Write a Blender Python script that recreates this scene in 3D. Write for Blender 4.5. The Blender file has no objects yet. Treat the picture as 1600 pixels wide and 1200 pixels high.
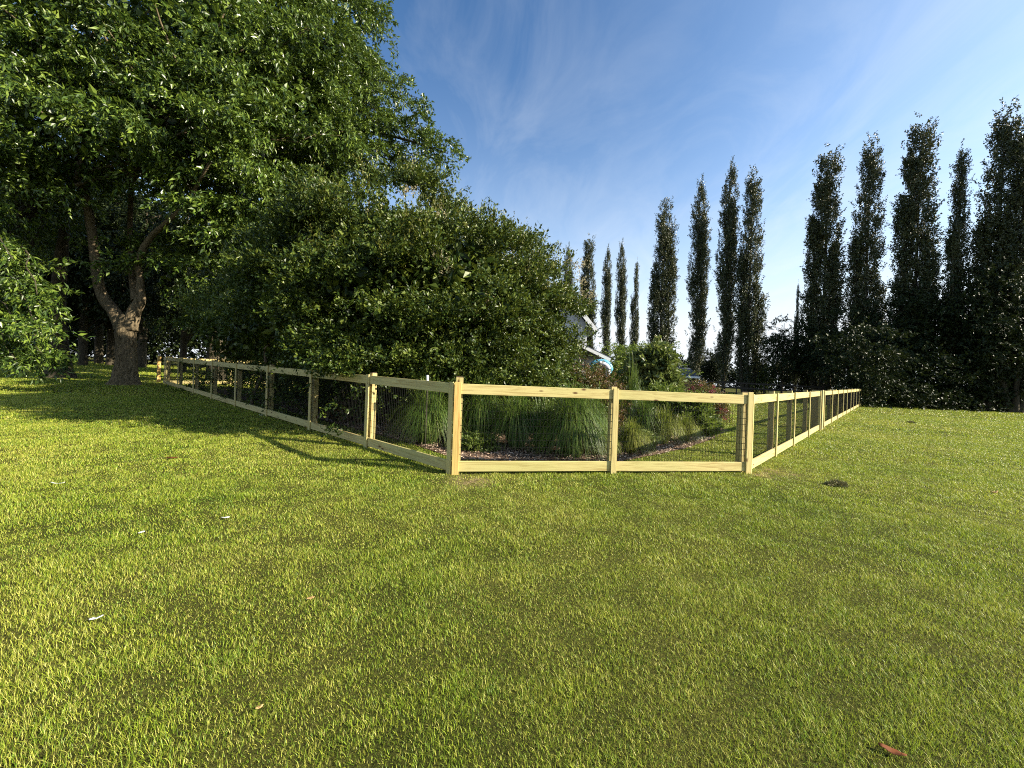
import bpy, math, random
import numpy as np
from mathutils import Vector, Matrix

SC = bpy.context.scene
COL = SC.collection
# ------------------------------------------------------------------ camera, sky, sun, exposure
F, ROLL, CAMH = 630.0, 0.035, 1.5            # focal length in photo pixels, camera roll, eye height
cam = bpy.data.cameras.new('camera')
cam.sensor_width = 36.0
cam.lens = 36.0 * F / 1600.0
cam.clip_start = 0.05
cam.clip_end = 3000.0
camo = bpy.data.objects.new('camera', cam)
COL.objects.link(camo)
R_ = Vector((math.cos(ROLL), 0, math.sin(ROLL)))
U_ = Vector((-math.sin(ROLL), 0, math.cos(ROLL)))
m = Matrix.Identity(4)
for i in range(3):
    m[i][0], m[i][1], m[i][2] = R_[i], U_[i], (0, -1, 0)[i]
m[2][3] = CAMH
camo.matrix_world = m
SC.camera = camo

SUN_EL, SUN_AZ = math.radians(28), math.radians(101)   # azimuth clockwise from the view direction (+Y)
world = bpy.data.worlds.new('World')
SC.world = world
world.use_nodes = True
wt = world.node_tree
wt.nodes.clear()
wo = wt.nodes.new('ShaderNodeOutputWorld')
bg = wt.nodes.new('ShaderNodeBackground')
sky = wt.nodes.new('ShaderNodeTexSky')
sky.sky_type = 'NISHITA'
sky.sun_disc = False
sky.sun_elevation = SUN_EL
sky.sun_rotation = SUN_AZ
sky.air_density = 1.0
sky.dust_density = 1.0
sky.ozone_density = 2.0
bg.inputs['Strength'].default_value = 0.05
# thin cirrus: noise over a plane high overhead, mixed into the sky colour
tc = wt.nodes.new('ShaderNodeTexCoord')
sx = wt.nodes.new('ShaderNodeSeparateXYZ')
wt.links.new(tc.outputs['Generated'], sx.inputs[0])
def wmath(op, a, b=None, clamp=False):
    n = wt.nodes.new('ShaderNodeMath'); n.operation = op; n.use_clamp = clamp
    for i, v in enumerate((a, b)):
        if v is None: continue
        if isinstance(v, (int, float)): n.inputs[i].default_value = v
        else: wt.links.new(v, n.inputs[i])
    return n.outputs[0]
den = wmath('ADD', wmath('MAXIMUM', sx.outputs[2], 0.0), 0.18)
cx = wmath('DIVIDE', sx.outputs[0], den)
cy = wmath('DIVIDE', sx.outputs[1], den)
cmb = wt.nodes.new('ShaderNodeCombineXYZ')
wt.links.new(cx, cmb.inputs[0]); wt.links.new(cy, cmb.inputs[1])
mp = wt.nodes.new('ShaderNodeMapping')
mp.inputs['Rotation'].default_value = (0, 0, math.radians(-32))
mp.inputs['Scale'].default_value = (1.6, 0.75, 1)
mp.inputs['Location'].default_value = (5.3, 0.2, 0)
wt.links.new(cmb.outputs[0], mp.inputs[0])
def wnoise(scale, detail, rough, dist):
    n = wt.nodes.new('ShaderNodeTexNoise')
    n.inputs['Scale'].default_value = scale; n.inputs['Detail'].default_value = detail
    n.inputs['Roughness'].default_value = rough; n.inputs['Distortion'].default_value = dist
    wt.links.new(mp.outputs[0], n.inputs['Vector'])
    return n.outputs['Fac']
n1 = wnoise(2.2, 8, 0.62, 1.3)
n2 = wnoise(0.75, 3, 0.5, 0.4)
wisp = wmath('MULTIPLY', wmath('SUBTRACT', n1, 0.42), 2.2, True)
area = wmath('MULTIPLY', wmath('SUBTRACT', n2, 0.34), 4.0, True)
cov = wmath('MULTIPLY', wmath('MULTIPLY', wisp, area), 0.23)
# clear air above, whitish haze low down and round the sun
gam = wt.nodes.new('ShaderNodeGamma'); gam.inputs['Gamma'].default_value = 1.5
wt.links.new(sky.outputs[0], gam.inputs['Color'])
tint = wt.nodes.new('ShaderNodeMix'); tint.data_type = 'RGBA'; tint.blend_type = 'MULTIPLY'; tint.inputs['Factor'].default_value = 1.0
wt.links.new(gam.outputs[0], tint.inputs['A']); tint.inputs['B'].default_value = (0.74, 0.98, 0.96, 1)
sd = wt.nodes.new('ShaderNodeVectorMath'); sd.operation = 'DOT_PRODUCT'
wt.links.new(tc.outputs['Generated'], sd.inputs[0])
sd.inputs[1].default_value = (math.cos(SUN_EL) * math.sin(SUN_AZ), math.cos(SUN_EL) * math.cos(SUN_AZ), math.sin(SUN_EL))
h1 = wmath('MULTIPLY', wmath('POWER', wmath('MAXIMUM', sd.outputs['Value'], 0.0), 3.0), 0.6)
h2 = wmath('MULTIPLY', wmath('POWER', wmath('SUBTRACT', 1.0, wmath('MAXIMUM', sx.outputs[2], 0.0)), 4.0), 1.7)
hz = wmath('ADD', wmath('ADD', h1, h2), cov, True)
mixc = wt.nodes.new('ShaderNodeMix'); mixc.data_type = 'RGBA'
wt.links.new(hz, mixc.inputs['Factor'])
wt.links.new(tint.outputs['Result'], mixc.inputs['A'])
mixc.inputs['B'].default_value = (7.3, 7.8, 8.2, 1)
wt.links.new(mixc.outputs['Result'], bg.inputs['Color'])
wt.links.new(bg.outputs[0], wo.inputs['Surface'])

sun = bpy.data.lights.new('sun', 'SUN')
sun.energy = 5.0
sun.angle = math.radians(0.5)
sun.color = (1.0, 0.90, 0.72)
suno = bpy.data.objects.new('sun', sun)
COL.objects.link(suno)
SUND = Vector((math.cos(SUN_EL) * math.sin(SUN_AZ), math.cos(SUN_EL) * math.cos(SUN_AZ), math.sin(SUN_EL)))
suno.rotation_euler = SUND.to_track_quat('Z', 'Y').to_euler()
suno.location = (40, -10, 40)

SC.view_settings.view_transform = 'Standard'
SC.view_settings.look = 'None'
SC.view_settings.exposure = 1.46
SC.view_settings.gamma = 1.0

SC.cycles.filter_width = 1.1
SC.cycles.use_denoising = False
SC.cycles.max_bounces = 6
SC.cycles.diffuse_bounces = 2
SC.cycles.glossy_bounces = 2
SC.cycles.transmission_bounces = 3
SC.cycles.transparent_max_bounces = 6
SC.cycles.caustics_reflective = False
SC.cycles.caustics_refractive = False

# ------------------------------------------------------------------ ground slope and lines of sight
GA, GB = -0.0138, 0.0376                      # the lawn rises gently away and to the left
def gz(x, y):
    return GA * np.clip(x, -90, 90) + GB * np.clip(y, -60, 75)
_r, _u, _f = np.array(R_), np.array(U_), np.array((0, 1.0, 0))
def ray(px, py): return _r * (px - 800) / F + _u * (600 - py) / F + _f
def gnd(px, py):
    d = ray(px, py); t = CAMH / (GA * d[0] + GB * d[1] - d[2]); p = np.array((0, 0, CAMH)) + d * t
    return p
def at(px, py, y):
    return np.array((0, 0, CAMH)) + ray(px, py) * y
def onground(px, y):
    p = at(px, 600, y); return np.array((p[0], y, gz(p[0], y)))

# ------------------------------------------------------------------ mesh helpers
def unit(v):
    return v / np.maximum(np.linalg.norm(v, axis=-1, keepdims=True), 1e-9)

def mesh_np(name, V, faces, mat, smooth=False, grain=None):
    """V (n,3); faces: list of (k,m) int arrays of constant size m."""
    me = bpy.data.meshes.new(name)
    V = np.asarray(V, np.float32)
    me.vertices.add(len(V)); me.vertices.foreach_set('co', V.ravel())
    idx = np.concatenate([f.ravel() for f in faces]).astype(np.int32)
    tot = np.concatenate([np.full(len(f), f.shape[1], np.int32) for f in faces])
    st = np.concatenate(([0], np.cumsum(tot)[:-1])).astype(np.int32)
    me.loops.add(len(idx)); me.loops.foreach_set('vertex_index', idx)
    me.polygons.add(len(tot)); me.polygons.foreach_set('loop_start', st)
    try: me.polygons.foreach_set('loop_total', tot)
    except Exception: pass
    me.polygons.foreach_set('use_smooth', np.full(len(tot), smooth, bool))
    if grain is not None:
        a = me.attributes.new('grain', 'FLOAT_VECTOR', 'POINT')
        a.data.foreach_set('vector', np.asarray(grain, np.float32).ravel())
    me.update(calc_edges=True)
    if mat is not None: me.materials.append(mat)
    return me

def link(name, me, parent=None, loc=None):
    o = bpy.data.objects.new(name, me)
    COL.objects.link(o)
    if loc is not None: o.location = loc
    if parent is not None: o.parent = parent
    return o
def tag(o, label=None, cat=None, group=None, kind=None):
    if label: o['label'] = label
    if cat: o['category'] = cat
    if group: o['group'] = group
    if kind: o['kind'] = kind
    return o
def thing(name, loc, label, cat, group=None):
    o = bpy.data.objects.new(name, None)
    COL.objects.link(o); o.location = tuple(loc); o.empty_display_size = 0.2
    return tag(o, label, cat, group)
def copy_thing(o, parent=None):
    c = o.copy(); COL.objects.link(c)
    if parent is not None: c.parent = parent
    for ch in list(o.children): copy_thing(ch, c)
    return c

class Boxes:
    """oriented boxes gathered in one mesh; keeps board coordinates for the wood grain"""
    def __init__(s, rng): s.V, s.Fq, s.G, s.n, s.rng = [], [], [], 0, rng
    def add(s, o, ax, ay, az, lx, ly, lz, bev=0.0):
        """o = min corner, ax.. unit axes, l.. lengths (ax is along the board)"""
        c = np.array([(i, j, k) for k in (0, 1) for j in (0, 1) for i in (0, 1)], float)
        o, ax, ay, az = (np.asarray(v, float) for v in (o, ax, ay, az))
        P = o + c[:, :1] * ax * lx + c[:, 1:2] * ay * ly + c[:, 2:] * az * lz
        f = np.array([(0, 2, 3, 1), (4, 5, 7, 6), (0, 1, 5, 4), (2, 6, 7, 3), (0, 4, 6, 2), (1, 3, 7, 5)])
        if np.dot(np.cross(ax, ay), az) < 0: f = f[:, ::-1]
        off = s.rng.uniform(-50, 50, 3)
        s.V.append(P); s.Fq.append(f + s.n); s.n += 8
        s.G.append(c * (lx, ly, lz) + off)
        return s
    def build(s, name, mat, parent=None, org=(0, 0, 0), bevel=0.0):
        me = mesh_np(name, np.concatenate(s.V) - np.asarray(org), [np.concatenate(s.Fq)], mat, grain=np.concatenate(s.G))
        o = link(name, me, parent)
        if bevel:
            b = o.modifiers.new('bevel', 'BEVEL'); b.width = bevel; b.segments = 1; b.limit_method = 'NONE'
        return o

def tube(pts, rad, sides=10, rng=None, rough=0.0, cap=True):
    pts = np.asarray(pts, float); rad = np.asarray(rad, float); n = len(pts)
    tan = unit(np.gradient(pts, axis=0))
    ref = np.array((0.31, 0.95, 0.05))
    V = []
    for i in range(n):
        a = unit(np.cross(tan[i], ref)); b = np.cross(tan[i], a)
        th = np.linspace(0, 2 * np.pi, sides, endpoint=False)
        rr = rad[i] * (1 + (rng.normal(0, rough, sides) if rng is not None and rough else 0))
        rr = rr * np.ones(sides)
        V.append(pts[i] + np.outer(rr * np.cos(th), a) + np.outer(rr * np.sin(th), b))
    V = np.concatenate(V)
    i0 = np.arange(n - 1)[:, None] * sides; j = np.arange(sides)[None]; j2 = (j + 1) % sides
    Q = np.stack([i0 + j, i0 + j2, i0 + sides + j2, i0 + sides + j], -1).reshape(-1, 4)
    return V, Q
def smooth_path(ctrl, n=24):
    ctrl = np.asarray(ctrl, float); k = len(ctrl)
    t = np.linspace(0, k - 1, n); out = []
    for x in t:
        i = min(int(x), k - 2); u = x - i
        p0, p1, p2, p3 = ctrl[max(i - 1, 0)], ctrl[i], ctrl[i + 1], ctrl[min(i + 2, k - 1)]
        out.append(0.5 * (2 * p1 + (p2 - p0) * u + (2 * p0 - 5 * p1 + 4 * p2 - p3) * u ** 2 + (3 * p1 - p0 - 3 * p2 + p3) * u ** 3))
    return np.array(out)
class Tubes:
    def __init__(s): s.V, s.Q, s.n = [], [], 0
    def add(s, pts, rad, sides=8, rng=None, rough=0.0):
        v, q = tube(pts, rad, sides, rng, rough); s.V.append(v); s.Q.append(q + s.n); s.n += len(v); return s
    def mesh(s, name, mat, org=(0, 0, 0)):
        return mesh_np(name, np.concatenate(s.V) - np.asarray(org), [np.concatenate(s.Q)], mat, smooth=True)

def leaf_faces(P, D, N, L, W):
    """pointed leaves: base, two shoulders, tip, folded a little along the midrib"""
    S = unit(np.cross(D, N)); N = np.cross(S, D)
    L = np.asarray(L).reshape(-1, 1); W = np.asarray(W).reshape(-1, 1)
    mid = P + D * L * 0.42 + N * L * 0.05
    V = np.stack([P, mid + S * W * 0.5, P + D * L - N * L * 0.06, mid - S * W * 0.5], 1).reshape(-1, 3)
    k = np.arange(len(P))[:, None] * 4
    return V, k + np.array([[0, 1, 2, 3]])

def sprays(rng, start, dirs, length, nleaf, leafL, leafW, droop=0.3, spread=0.8, up=0.6, hang=0.3, jit=0.04):
    """twigs with leaves along them -> P, D, N, L, W"""
    n = len(start)
    s = (np.arange(nleaf)[None] + rng.uniform(0, 1, (n, nleaf))) / nleaf
    ln = (length * rng.uniform(0.6, 1.35, (n, 1)))
    P = start[:, None] + dirs[:, None] * (s * ln)[..., None]
    P[..., 2] -= droop * ln * s ** 2
    P = P + rng.normal(0, jit, P.shape)
    Dw = dirs[:, None] + rng.normal(0, spread, P.shape)
    Dw[..., 2] -= hang
    D = unit(Dw).reshape(-1, 3)
    N = unit(np.array((0, 0, up)) + rng.normal(0, 0.42, D.shape))
    L = leafL * rng.uniform(0.6, 1.25, len(D)); W = leafW * rng.uniform(0.7, 1.2, len(D))
    return P.reshape(-1, 3), D, N, L, W

def rnd_dir(rng, n):
    return unit(rng.normal(0, 1, (n, 3)))

# ------------------------------------------------------------------ materials
def new_mat(name):
    mt = bpy.data.materials.new(name); mt.use_nodes = True
    nt = mt.node_tree; nt.nodes.clear()
    out = nt.nodes.new('ShaderNodeOutputMaterial')
    return mt, nt, out
class NT:
    def __init__(s, nt): s.nt = nt
    def node(s, t, **kw):
        n = s.nt.nodes.new(t)
        for k, v in kw.items(): setattr(n, k, v)
        return n
    def put(s, sock, v):
        if isinstance(v, bpy.types.NodeSocket): s.nt.links.new(v, sock)
        else: sock.default_value = v
    def math(s, op, a, b=0.0, clamp=False):
        n = s.node('ShaderNodeMath', operation=op, use_clamp=clamp); s.put(n.inputs[0], a); s.put(n.inputs[1], b); return n.outputs[0]
    def noise(s, vec, scale, detail=4, rough=0.55, dist=0.0):
        n = s.node('ShaderNodeTexNoise')
        if vec is not None: s.put(n.inputs['Vector'], vec)
        n.inputs['Scale'].default_value = scale; n.inputs['Detail'].default_value = detail
        n.inputs['Roughness'].default_value = rough; n.inputs['Distortion'].default_value = dist
        return n.outputs['Fac']
    def ramp(s, fac, stops, interp='LINEAR'):
        n = s.node('ShaderNodeValToRGB'); n.color_ramp.interpolation = interp
        e = n.color_ramp.elements
        while len(e) < len(stops): e.new(0.5)
        for q, (p, c) in zip(e, stops):
            q.position = p; q.color = (*c, 1) if len(c) == 3 else c
        s.put(n.inputs[0], fac); return n.outputs[0]
    def mix(s, fac, a, b, blend='MIX'):
        n = s.node('ShaderNodeMix', data_type='RGBA', blend_type=blend)
        s.put(n.inputs['Factor'], fac)
        s.put(n.inputs['A'], (*a, 1) if isinstance(a, tuple) else a); s.put(n.inputs['B'], (*b, 1) if isinstance(b, tuple) else b)
        return n.outputs['Result']
    def mapping(s, vec, scale=(1, 1, 1), loc=(0, 0, 0)):
        n = s.node('ShaderNodeMapping'); s.put(n.inputs[0], vec); n.inputs['Scale'].default_value = scale; n.inputs['Location'].default_value = loc
        return n.outputs[0]
    def bsdf(s, col, rough=0.6, spec=0.3):
        n = s.node('ShaderNodeBsdfPrincipled'); s.put(n.inputs['Base Color'], (*col, 1) if isinstance(col, tuple) else col)
        s.put(n.inputs['Roughness'], rough); n.inputs['Specular IOR Level'].default_value = spec
        return n
    def bump(s, h, strength, dist):
        n = s.node('ShaderNodeBump'); n.inputs['Strength'].default_value = strength; n.inputs['Distance'].default_value = dist
        s.put(n.inputs['Height'], h); return n.outputs[0]

def leaf_mat(name, stops, trans=0.3, tcol=(0.16, 0.22, 0.03), rough=0.42, spec=0.35, clump=0.6):
    mt, nt, out = new_mat(name); q = NT(nt)
    g = q.node('ShaderNodeNewGeometry'); tcn = q.node('ShaderNodeTexCoord')
    nz = q.noise(tcn.outputs['Object'], clump, 2)
    fac = q.math('ADD', q.math('MULTIPLY', g.outputs['Random Per Island'], 0.6), q.math('MULTIPLY', nz, 0.42))
    c = q.ramp(fac, stops)
    b = q.bsdf(c, rough, spec)
    t = q.node('ShaderNodeBsdfTranslucent'); q.put(t.inputs[0], q.mix(0.5, c, tcol))
    mx = q.node('ShaderNodeMixShader'); mx.inputs[0].default_value = trans
    nt.links.new(b.outputs[0], mx.inputs[1]); nt.links.new(t.outputs[0], mx.inputs[2]); nt.links.new(mx.outputs[0], out.inputs[0])
    return mt
def plain(name, col, rough=0.6, spec=0.3, var=0.25, scale=8.0, bump=0.0):
    mt, nt, out = new_mat(name); q = NT(nt)
    tcn = q.node('ShaderNodeTexCoord')
    nz = q.noise(tcn.outputs['Object'], scale, 5)
    c = q.mix(nz, tuple(v * (1 - var) for v in col), tuple(min(1, v * (1 + var)) for v in col))
    b = q.bsdf(c, rough, spec)
    if bump: nt.links.new(q.bump(nz, 0.6, bump), b.inputs['Normal'])
    nt.links.new(b.outputs[0], out.inputs[0]); return mt
def bark_mat(name, dark, light, scale=1.0):
    mt, nt, out = new_mat(name); q = NT(nt)
    tcn = q.node('ShaderNodeTexCoord')
    v = q.mapping(tcn.outputs['Object'], (5 * scale, 5 * scale, 1.3 * scale))
    a = q.noise(v, 3.0, 8, 0.65, 0.6); bb = q.noise(tcn.outputs['Object'], 0.9, 3)
    c = q.ramp(a, [(0.36, dark), (0.60, light)])
    c = q.mix(q.math('MULTIPLY', bb, 0.5), c, (0.10, 0.10, 0.055))
    b = q.bsdf(c, 0.9, 0.1); nt.links.new(q.bump(a, 1.0, 0.05), b.inputs['Normal'])
    nt.links.new(b.outputs[0], out.inputs[0]); return mt
def wood_mat(name, pale, deep, knot=(0.10, 0.045, 0.015), green=(0.36, 0.37, 0.13)):
    mt, nt, out = new_mat(name); q = NT(nt)
    at_ = q.node('ShaderNodeAttribute', attribute_name='grain'); v = at_.outputs['Vector']
    g1 = q.noise(q.mapping(v, (0.9, 16, 16)), 2.0, 6, 0.6, 1.2)
    g2 = q.noise(q.mapping(v, (1.2, 60, 60)), 2.0, 3, 0.5, 0.2)
    blot = q.noise(q.mapping(v, (0.8, 2.0, 2.0)), 1.0, 2)
    c = q.ramp(g1, [(0.34, deep), (0.52, pale), (0.75, tuple(min(1, x * 1.1) for x in pale))])
    c = q.mix(q.math('MULTIPLY', q.math('SUBTRACT', g2, 0.35), 0.8, True), c, deep)
    c = q.mix(q.math('MULTIPLY', q.math('SUBTRACT', blot, 0.45, True), 1.6, True), c, green)
    vo = q.node('ShaderNodeTexVoronoi'); q.put(vo.inputs['Vector'], q.mapping(v, (1.0, 2.6, 2.6))); vo.inputs['Scale'].default_value = 3.1
    rnd = q.node('ShaderNodeSeparateColor'); nt.links.new(vo.outputs['Color'], rnd.inputs[0])
    kn = q.math('MULTIPLY', q.math('SUBTRACT', 0.16, vo.outputs['Distance']), 12.0, True)
    kn = q.math('MULTIPLY', kn, q.math('GREATER_THAN', rnd.outputs[0], 0.30))
    c = q.mix(kn, c, knot)
    b = q.bsdf(c, 0.62, 0.25); nt.links.new(q.bump(g1, 0.25, 0.004), b.inputs['Normal'])
    nt.links.new(b.outputs[0], out.inputs[0]); return mt

def lawn_fac(q):
    """patchiness of the lawn in metres, shared by soil and blades: 0 lush, 1 dry"""
    g = q.node('ShaderNodeNewGeometry'); p = g.outputs['Position']
    a = q.noise(p, 0.33, 3, 0.6); b = q.noise(p, 1.7, 3, 0.6); s = q.noise(q.mapping(p, (1, 0.35, 1)), 0.8, 2)
    f = q.math('ADD', q.math('ADD', q.math('MULTIPLY', a, 1.15), q.math('MULTIPLY', b, 0.5)), q.math('MULTIPLY', s, 0.35))
    f = q.math('MULTIPLY', q.math('SUBTRACT', f, 0.66), 1.4, True)
    for (x, y, r, w) in BARE:                    # worn, dry spots along the new fence
        d = q.node('ShaderNodeVectorMath', operation='DISTANCE'); q.put(d.inputs[0], p); d.inputs[1].default_value = (x, y, gz(x, y))
        k = q.math('MULTIPLY', q.math('SUBTRACT', 1.0, q.math('DIVIDE', d.outputs['Value'], r), True), w)
        f = q.math('MAXIMUM', f, k)
    return f
BARE = []
for (px, py, r, w) in ((735, 752, 0.5, 1.25), (800, 748, 0.42, 1.0), (890, 745, 0.35, 0.9), (1185, 742, 0.38, 1.25), (1215, 738, 0.5, 1.2), (1225, 715, 0.6, 0.9),
                       (1250, 700, 0.7, 0.8), (660, 735, 0.45, 0.9), (590, 708, 0.4, 0.9), (265, 716, 0.35, 0.9), (1400, 662, 3.0, 0.75), (1550, 690, 2.0, 0.5)):
    p_ = gnd(px, py); BARE.append((p_[0], p_[1], r, w))

def blade_mat():
    mt, nt, out = new_mat('lawn_blades'); q = NT(nt)
    g = q.node('ShaderNodeNewGeometry'); f = lawn_fac(q)
    rnd = g.outputs['Random Per Island']
    lush = q.ramp(rnd, [(0.0, (0.065, 0.125, 0.010)), (0.5, (0.215, 0.325, 0.020)), (1.0, (0.44, 0.53, 0.045))])
    dry = q.ramp(rnd, [(0.0, (0.26, 0.29, 0.03)), (0.55, (0.48, 0.48, 0.065)), (1.0, (0.70, 0.64, 0.20))])
    pt = q.noise(g.outputs['Position'], 2.6, 3, 0.6); lush = q.mix(q.math('MULTIPLY', q.math('SUBTRACT', pt, 0.45), 3.0, True), lush, (0.13, 0.25, 0.018))
    sel = q.math('GREATER_THAN', q.math('ADD', q.math('MULTIPLY', f, 0.90), 0.03), q.math('FRACT', q.math('MULTIPLY', rnd, 37.7)))
    c = q.mix(q.math('MULTIPLY', sel, 0.85), lush, dry)
    b = q.bsdf(c, 0.45, 0.35)
    t = q.node('ShaderNodeBsdfTranslucent'); q.put(t.inputs[0], q.mix(0.4, c, (0.30, 0.34, 0.03)))
    mx = q.node('ShaderNodeMixShader'); mx.inputs[0].default_value = 0.33
    nt.links.new(b.outputs[0], mx.inputs[1]); nt.links.new(t.outputs[0], mx.inputs[2]); nt.links.new(mx.outputs[0], out.inputs[0])
    return mt
def soil_mat():
    mt, nt, out = new_mat('lawn_ground'); q = NT(nt)
    g = q.node('ShaderNodeNewGeometry'); p = g.outputs['Position']; f = lawn_fac(q)
    fine = q.noise(p, 42, 5, 0.7)
    c = q.mix(f, q.ramp(fine, [(0.3, (0.012, 0.017, 0.004)), (0.7, (0.045, 0.058, 0.011))]), q.ramp(fine, [(0.3, (0.035, 0.036, 0.010)), (0.7, (0.15, 0.14, 0.035))]))
    for (x, y, r, w) in BARE:
        if w < 1.15: continue
        d = q.node('ShaderNodeVectorMath', operation='DISTANCE'); q.put(d.inputs[0], p); d.inputs[1].default_value = (x, y, gz(x, y))
        k = q.math('MULTIPLY', q.math('SUBTRACT', 1.0, q.math('DIVIDE', d.outputs['Value'], r), True), q.math('MULTIPLY', q.math('SUBTRACT', q.noise(p, 7, 5, 0.7), 0.42, True), 7.0), True)
        c = q.mix(k, c, q.ramp(fine, [(0.3, (0.11, 0.08, 0.04)), (0.7, (0.34, 0.26, 0.14))]))
    b = q.bsdf(c, 0.95, 0.05); nt.links.new(q.bump(fine, 1.0, 0.04), b.inputs['Normal'])
    nt.links.new(b.outputs[0], out.inputs[0]); return mt

M = {}
M['pine'] = wood_mat('treated_pine', (0.53, 0.45, 0.195), (0.34, 0.25, 0.09))
M['pine_post'] = wood_mat('treated_pine_post', (0.50, 0.42, 0.18), (0.32, 0.22, 0.08))
M['pine_warm'] = wood_mat('treated_pine_warm', (0.66, 0.44, 0.15), (0.42, 0.20, 0.05))
M['post_top'] = plain('post_top', (0.11, 0.075, 0.05), 0.8, 0.2)
M['wire'] = plain('dark_wire', (0.008, 0.008, 0.008), 0.7, 0.15)
M['maple'] = leaf_mat('maple_leaves', [(0.12, (0.016, 0.034, 0.007)), (0.5, (0.055, 0.100, 0.014)), (0.88, (0.195, 0.265, 0.036))], 0.20, rough=0.36, spec=0.45)
M['shade_toned'] = leaf_mat('shade_toned_leaves', [(0.1, (0.009, 0.016, 0.005)), (0.5, (0.018, 0.030, 0.008)), (0.9, (0.042, 0.054, 0.014))], 0.12, (0.03, 0.04, 0.008), 0.5, 0.2)  # leaf colour darkened to stand in for shade on background trees and undergrowth
M['myrtle'] = leaf_mat('myrtle_leaves', [(0.12, (0.012, 0.026, 0.005)), (0.5, (0.040, 0.072, 0.010)), (0.88, (0.150, 0.185, 0.028))], 0.20, (0.14, 0.16, 0.02), 0.42, 0.3, 0.9)
M['myrtle_tip'] = leaf_mat('myrtle_tips', [(0.1, (0.07, 0.095, 0.015)), (0.5, (0.15, 0.16, 0.028)), (0.9, (0.24, 0.21, 0.05))], 0.25, (0.2, 0.17, 0.03), 0.4, 0.4)
M['poplar'] = leaf_mat('poplar_leaves', [(0.1, (0.024, 0.034, 0.015)), (0.5, (0.052, 0.066, 0.024)), (0.9, (0.11, 0.108, 0.046))], 0.15, (0.08, 0.09, 0.02), 0.4, 0.4)
M['fresh'] = leaf_mat('fresh_leaves', [(0.1, (0.05, 0.09, 0.014)), (0.5, (0.11, 0.16, 0.025)), (0.9, (0.20, 0.23, 0.05))], 0.35)
M['fig'] = leaf_mat('broad_pale_leaves', [(0.1, (0.045, 0.075, 0.02)), (0.5, (0.12, 0.155, 0.045)), (0.9, (0.26, 0.27, 0.09))], 0.25)
M['grassplume'] = leaf_mat('fountain_grass', [(0.1, (0.030, 0.068, 0.012)), (0.5, (0.075, 0.135, 0.020)), (0.9, (0.18, 0.21, 0.05))], 0.3)
M['grassyellow'] = leaf_mat('young_grass', [(0.1, (0.08, 0.11, 0.014)), (0.5, (0.17, 0.20, 0.03)), (0.9, (0.32, 0.30, 0.07))], 0.35)
M['rose'] = leaf_mat('rose_flowers', [(0.1, (0.20, 0.02, 0.04)), (0.5, (0.42, 0.06, 0.11)), (0.9, (0.62, 0.22, 0.24))], 0.25, (0.3, 0.06, 0.06))
M['roseleaf'] = leaf_mat('rose_leaves', [(0.1, (0.035, 0.042, 0.012)), (0.5, (0.10, 0.070, 0.024)), (0.9, (0.20, 0.075, 0.04))], 0.25)
M['white_fl'] = leaf_mat('pale_blossom', [(0.1, (0.26, 0.22, 0.10)), (0.5, (0.38, 0.33, 0.19)), (0.9, (0.52, 0.46, 0.32))], 0.25, (0.6, 0.55, 0.4))
M['bark'] = bark_mat('maple_bark', (0.05, 0.035, 0.023), (0.235, 0.175, 0.11))
M['bark_dark'] = bark_mat('dark_bark', (0.025, 0.019, 0.014), (0.085, 0.066, 0.048))
M['stem'] = bark_mat('smooth_stem', (0.11, 0.075, 0.05), (0.24, 0.17, 0.11), 2.0)
M['white'] = plain('white_paint', (0.78, 0.78, 0.76), 0.5, 0.3, 0.05)
M['siding'] = plain('pale_siding', (0.62, 0.63, 0.64), 0.6, 0.3, 0.06)
M['shingle'] = plain('dark_shingles', (0.07, 0.08, 0.095), 0.85, 0.2, 0.4, 14)
M['brownwall'] = plain('brown_boards', (0.20, 0.11, 0.075), 0.8, 0.2, 0.3)
M['darkrail'] = plain('dark_rail', (0.055, 0.045, 0.035), 0.8, 0.2, 0.3)
M['glass'] = plain('window_glass', (0.03, 0.035, 0.04), 0.08, 0.6, 0.1)
M['paleblue'] = plain('pale_blue_paint', (0.11, 0.34, 0.46), 0.45, 0.4, 0.12)
M['black'] = plain('black_paint', (0.015, 0.015, 0.015), 0.5, 0.3, 0.1)
M['deadleaf'] = plain('dead_leaf', (0.14, 0.045, 0.015), 0.7, 0.2, 0.4, 30)
M['tanleaf'] = plain('tan_leaf', (0.45, 0.28, 0.12), 0.7, 0.2, 0.3, 30)
M['clod'] = plain('dark_clod', (0.22, 0.20, 0.10), 0.95, 0.05, 0.5, 40)

# ------------------------------------------------------------------ ground
def axis(vals): return np.array(vals, float)
gx = np.unique(np.concatenate([np.linspace(-60, 60, 121), [-700, -400, -200, -120, -90, 90, 120, 200, 400, 700]]))
gy = np.unique(np.concatenate([np.linspace(-20, 75, 96), [-400, -200, -100, -60, 90, 120, 200, 400, 800]]))
XX, YY = np.meshgrid(gx, gy); ZZ = gz(XX, YY)
nx, ny = len(gx), len(gy)
ii = (np.arange(ny - 1)[:, None] * nx + np.arange(nx - 1)[None]).ravel()
lawn = link('lawn', mesh_np('lawn', np.stack([XX, YY, ZZ], -1).reshape(-1, 3), [np.stack([ii, ii + 1, ii + nx + 1, ii + nx], -1)], soil_mat()))
tag(lawn, 'mown green lawn with dry straw patches', 'lawn', kind='structure')

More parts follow.
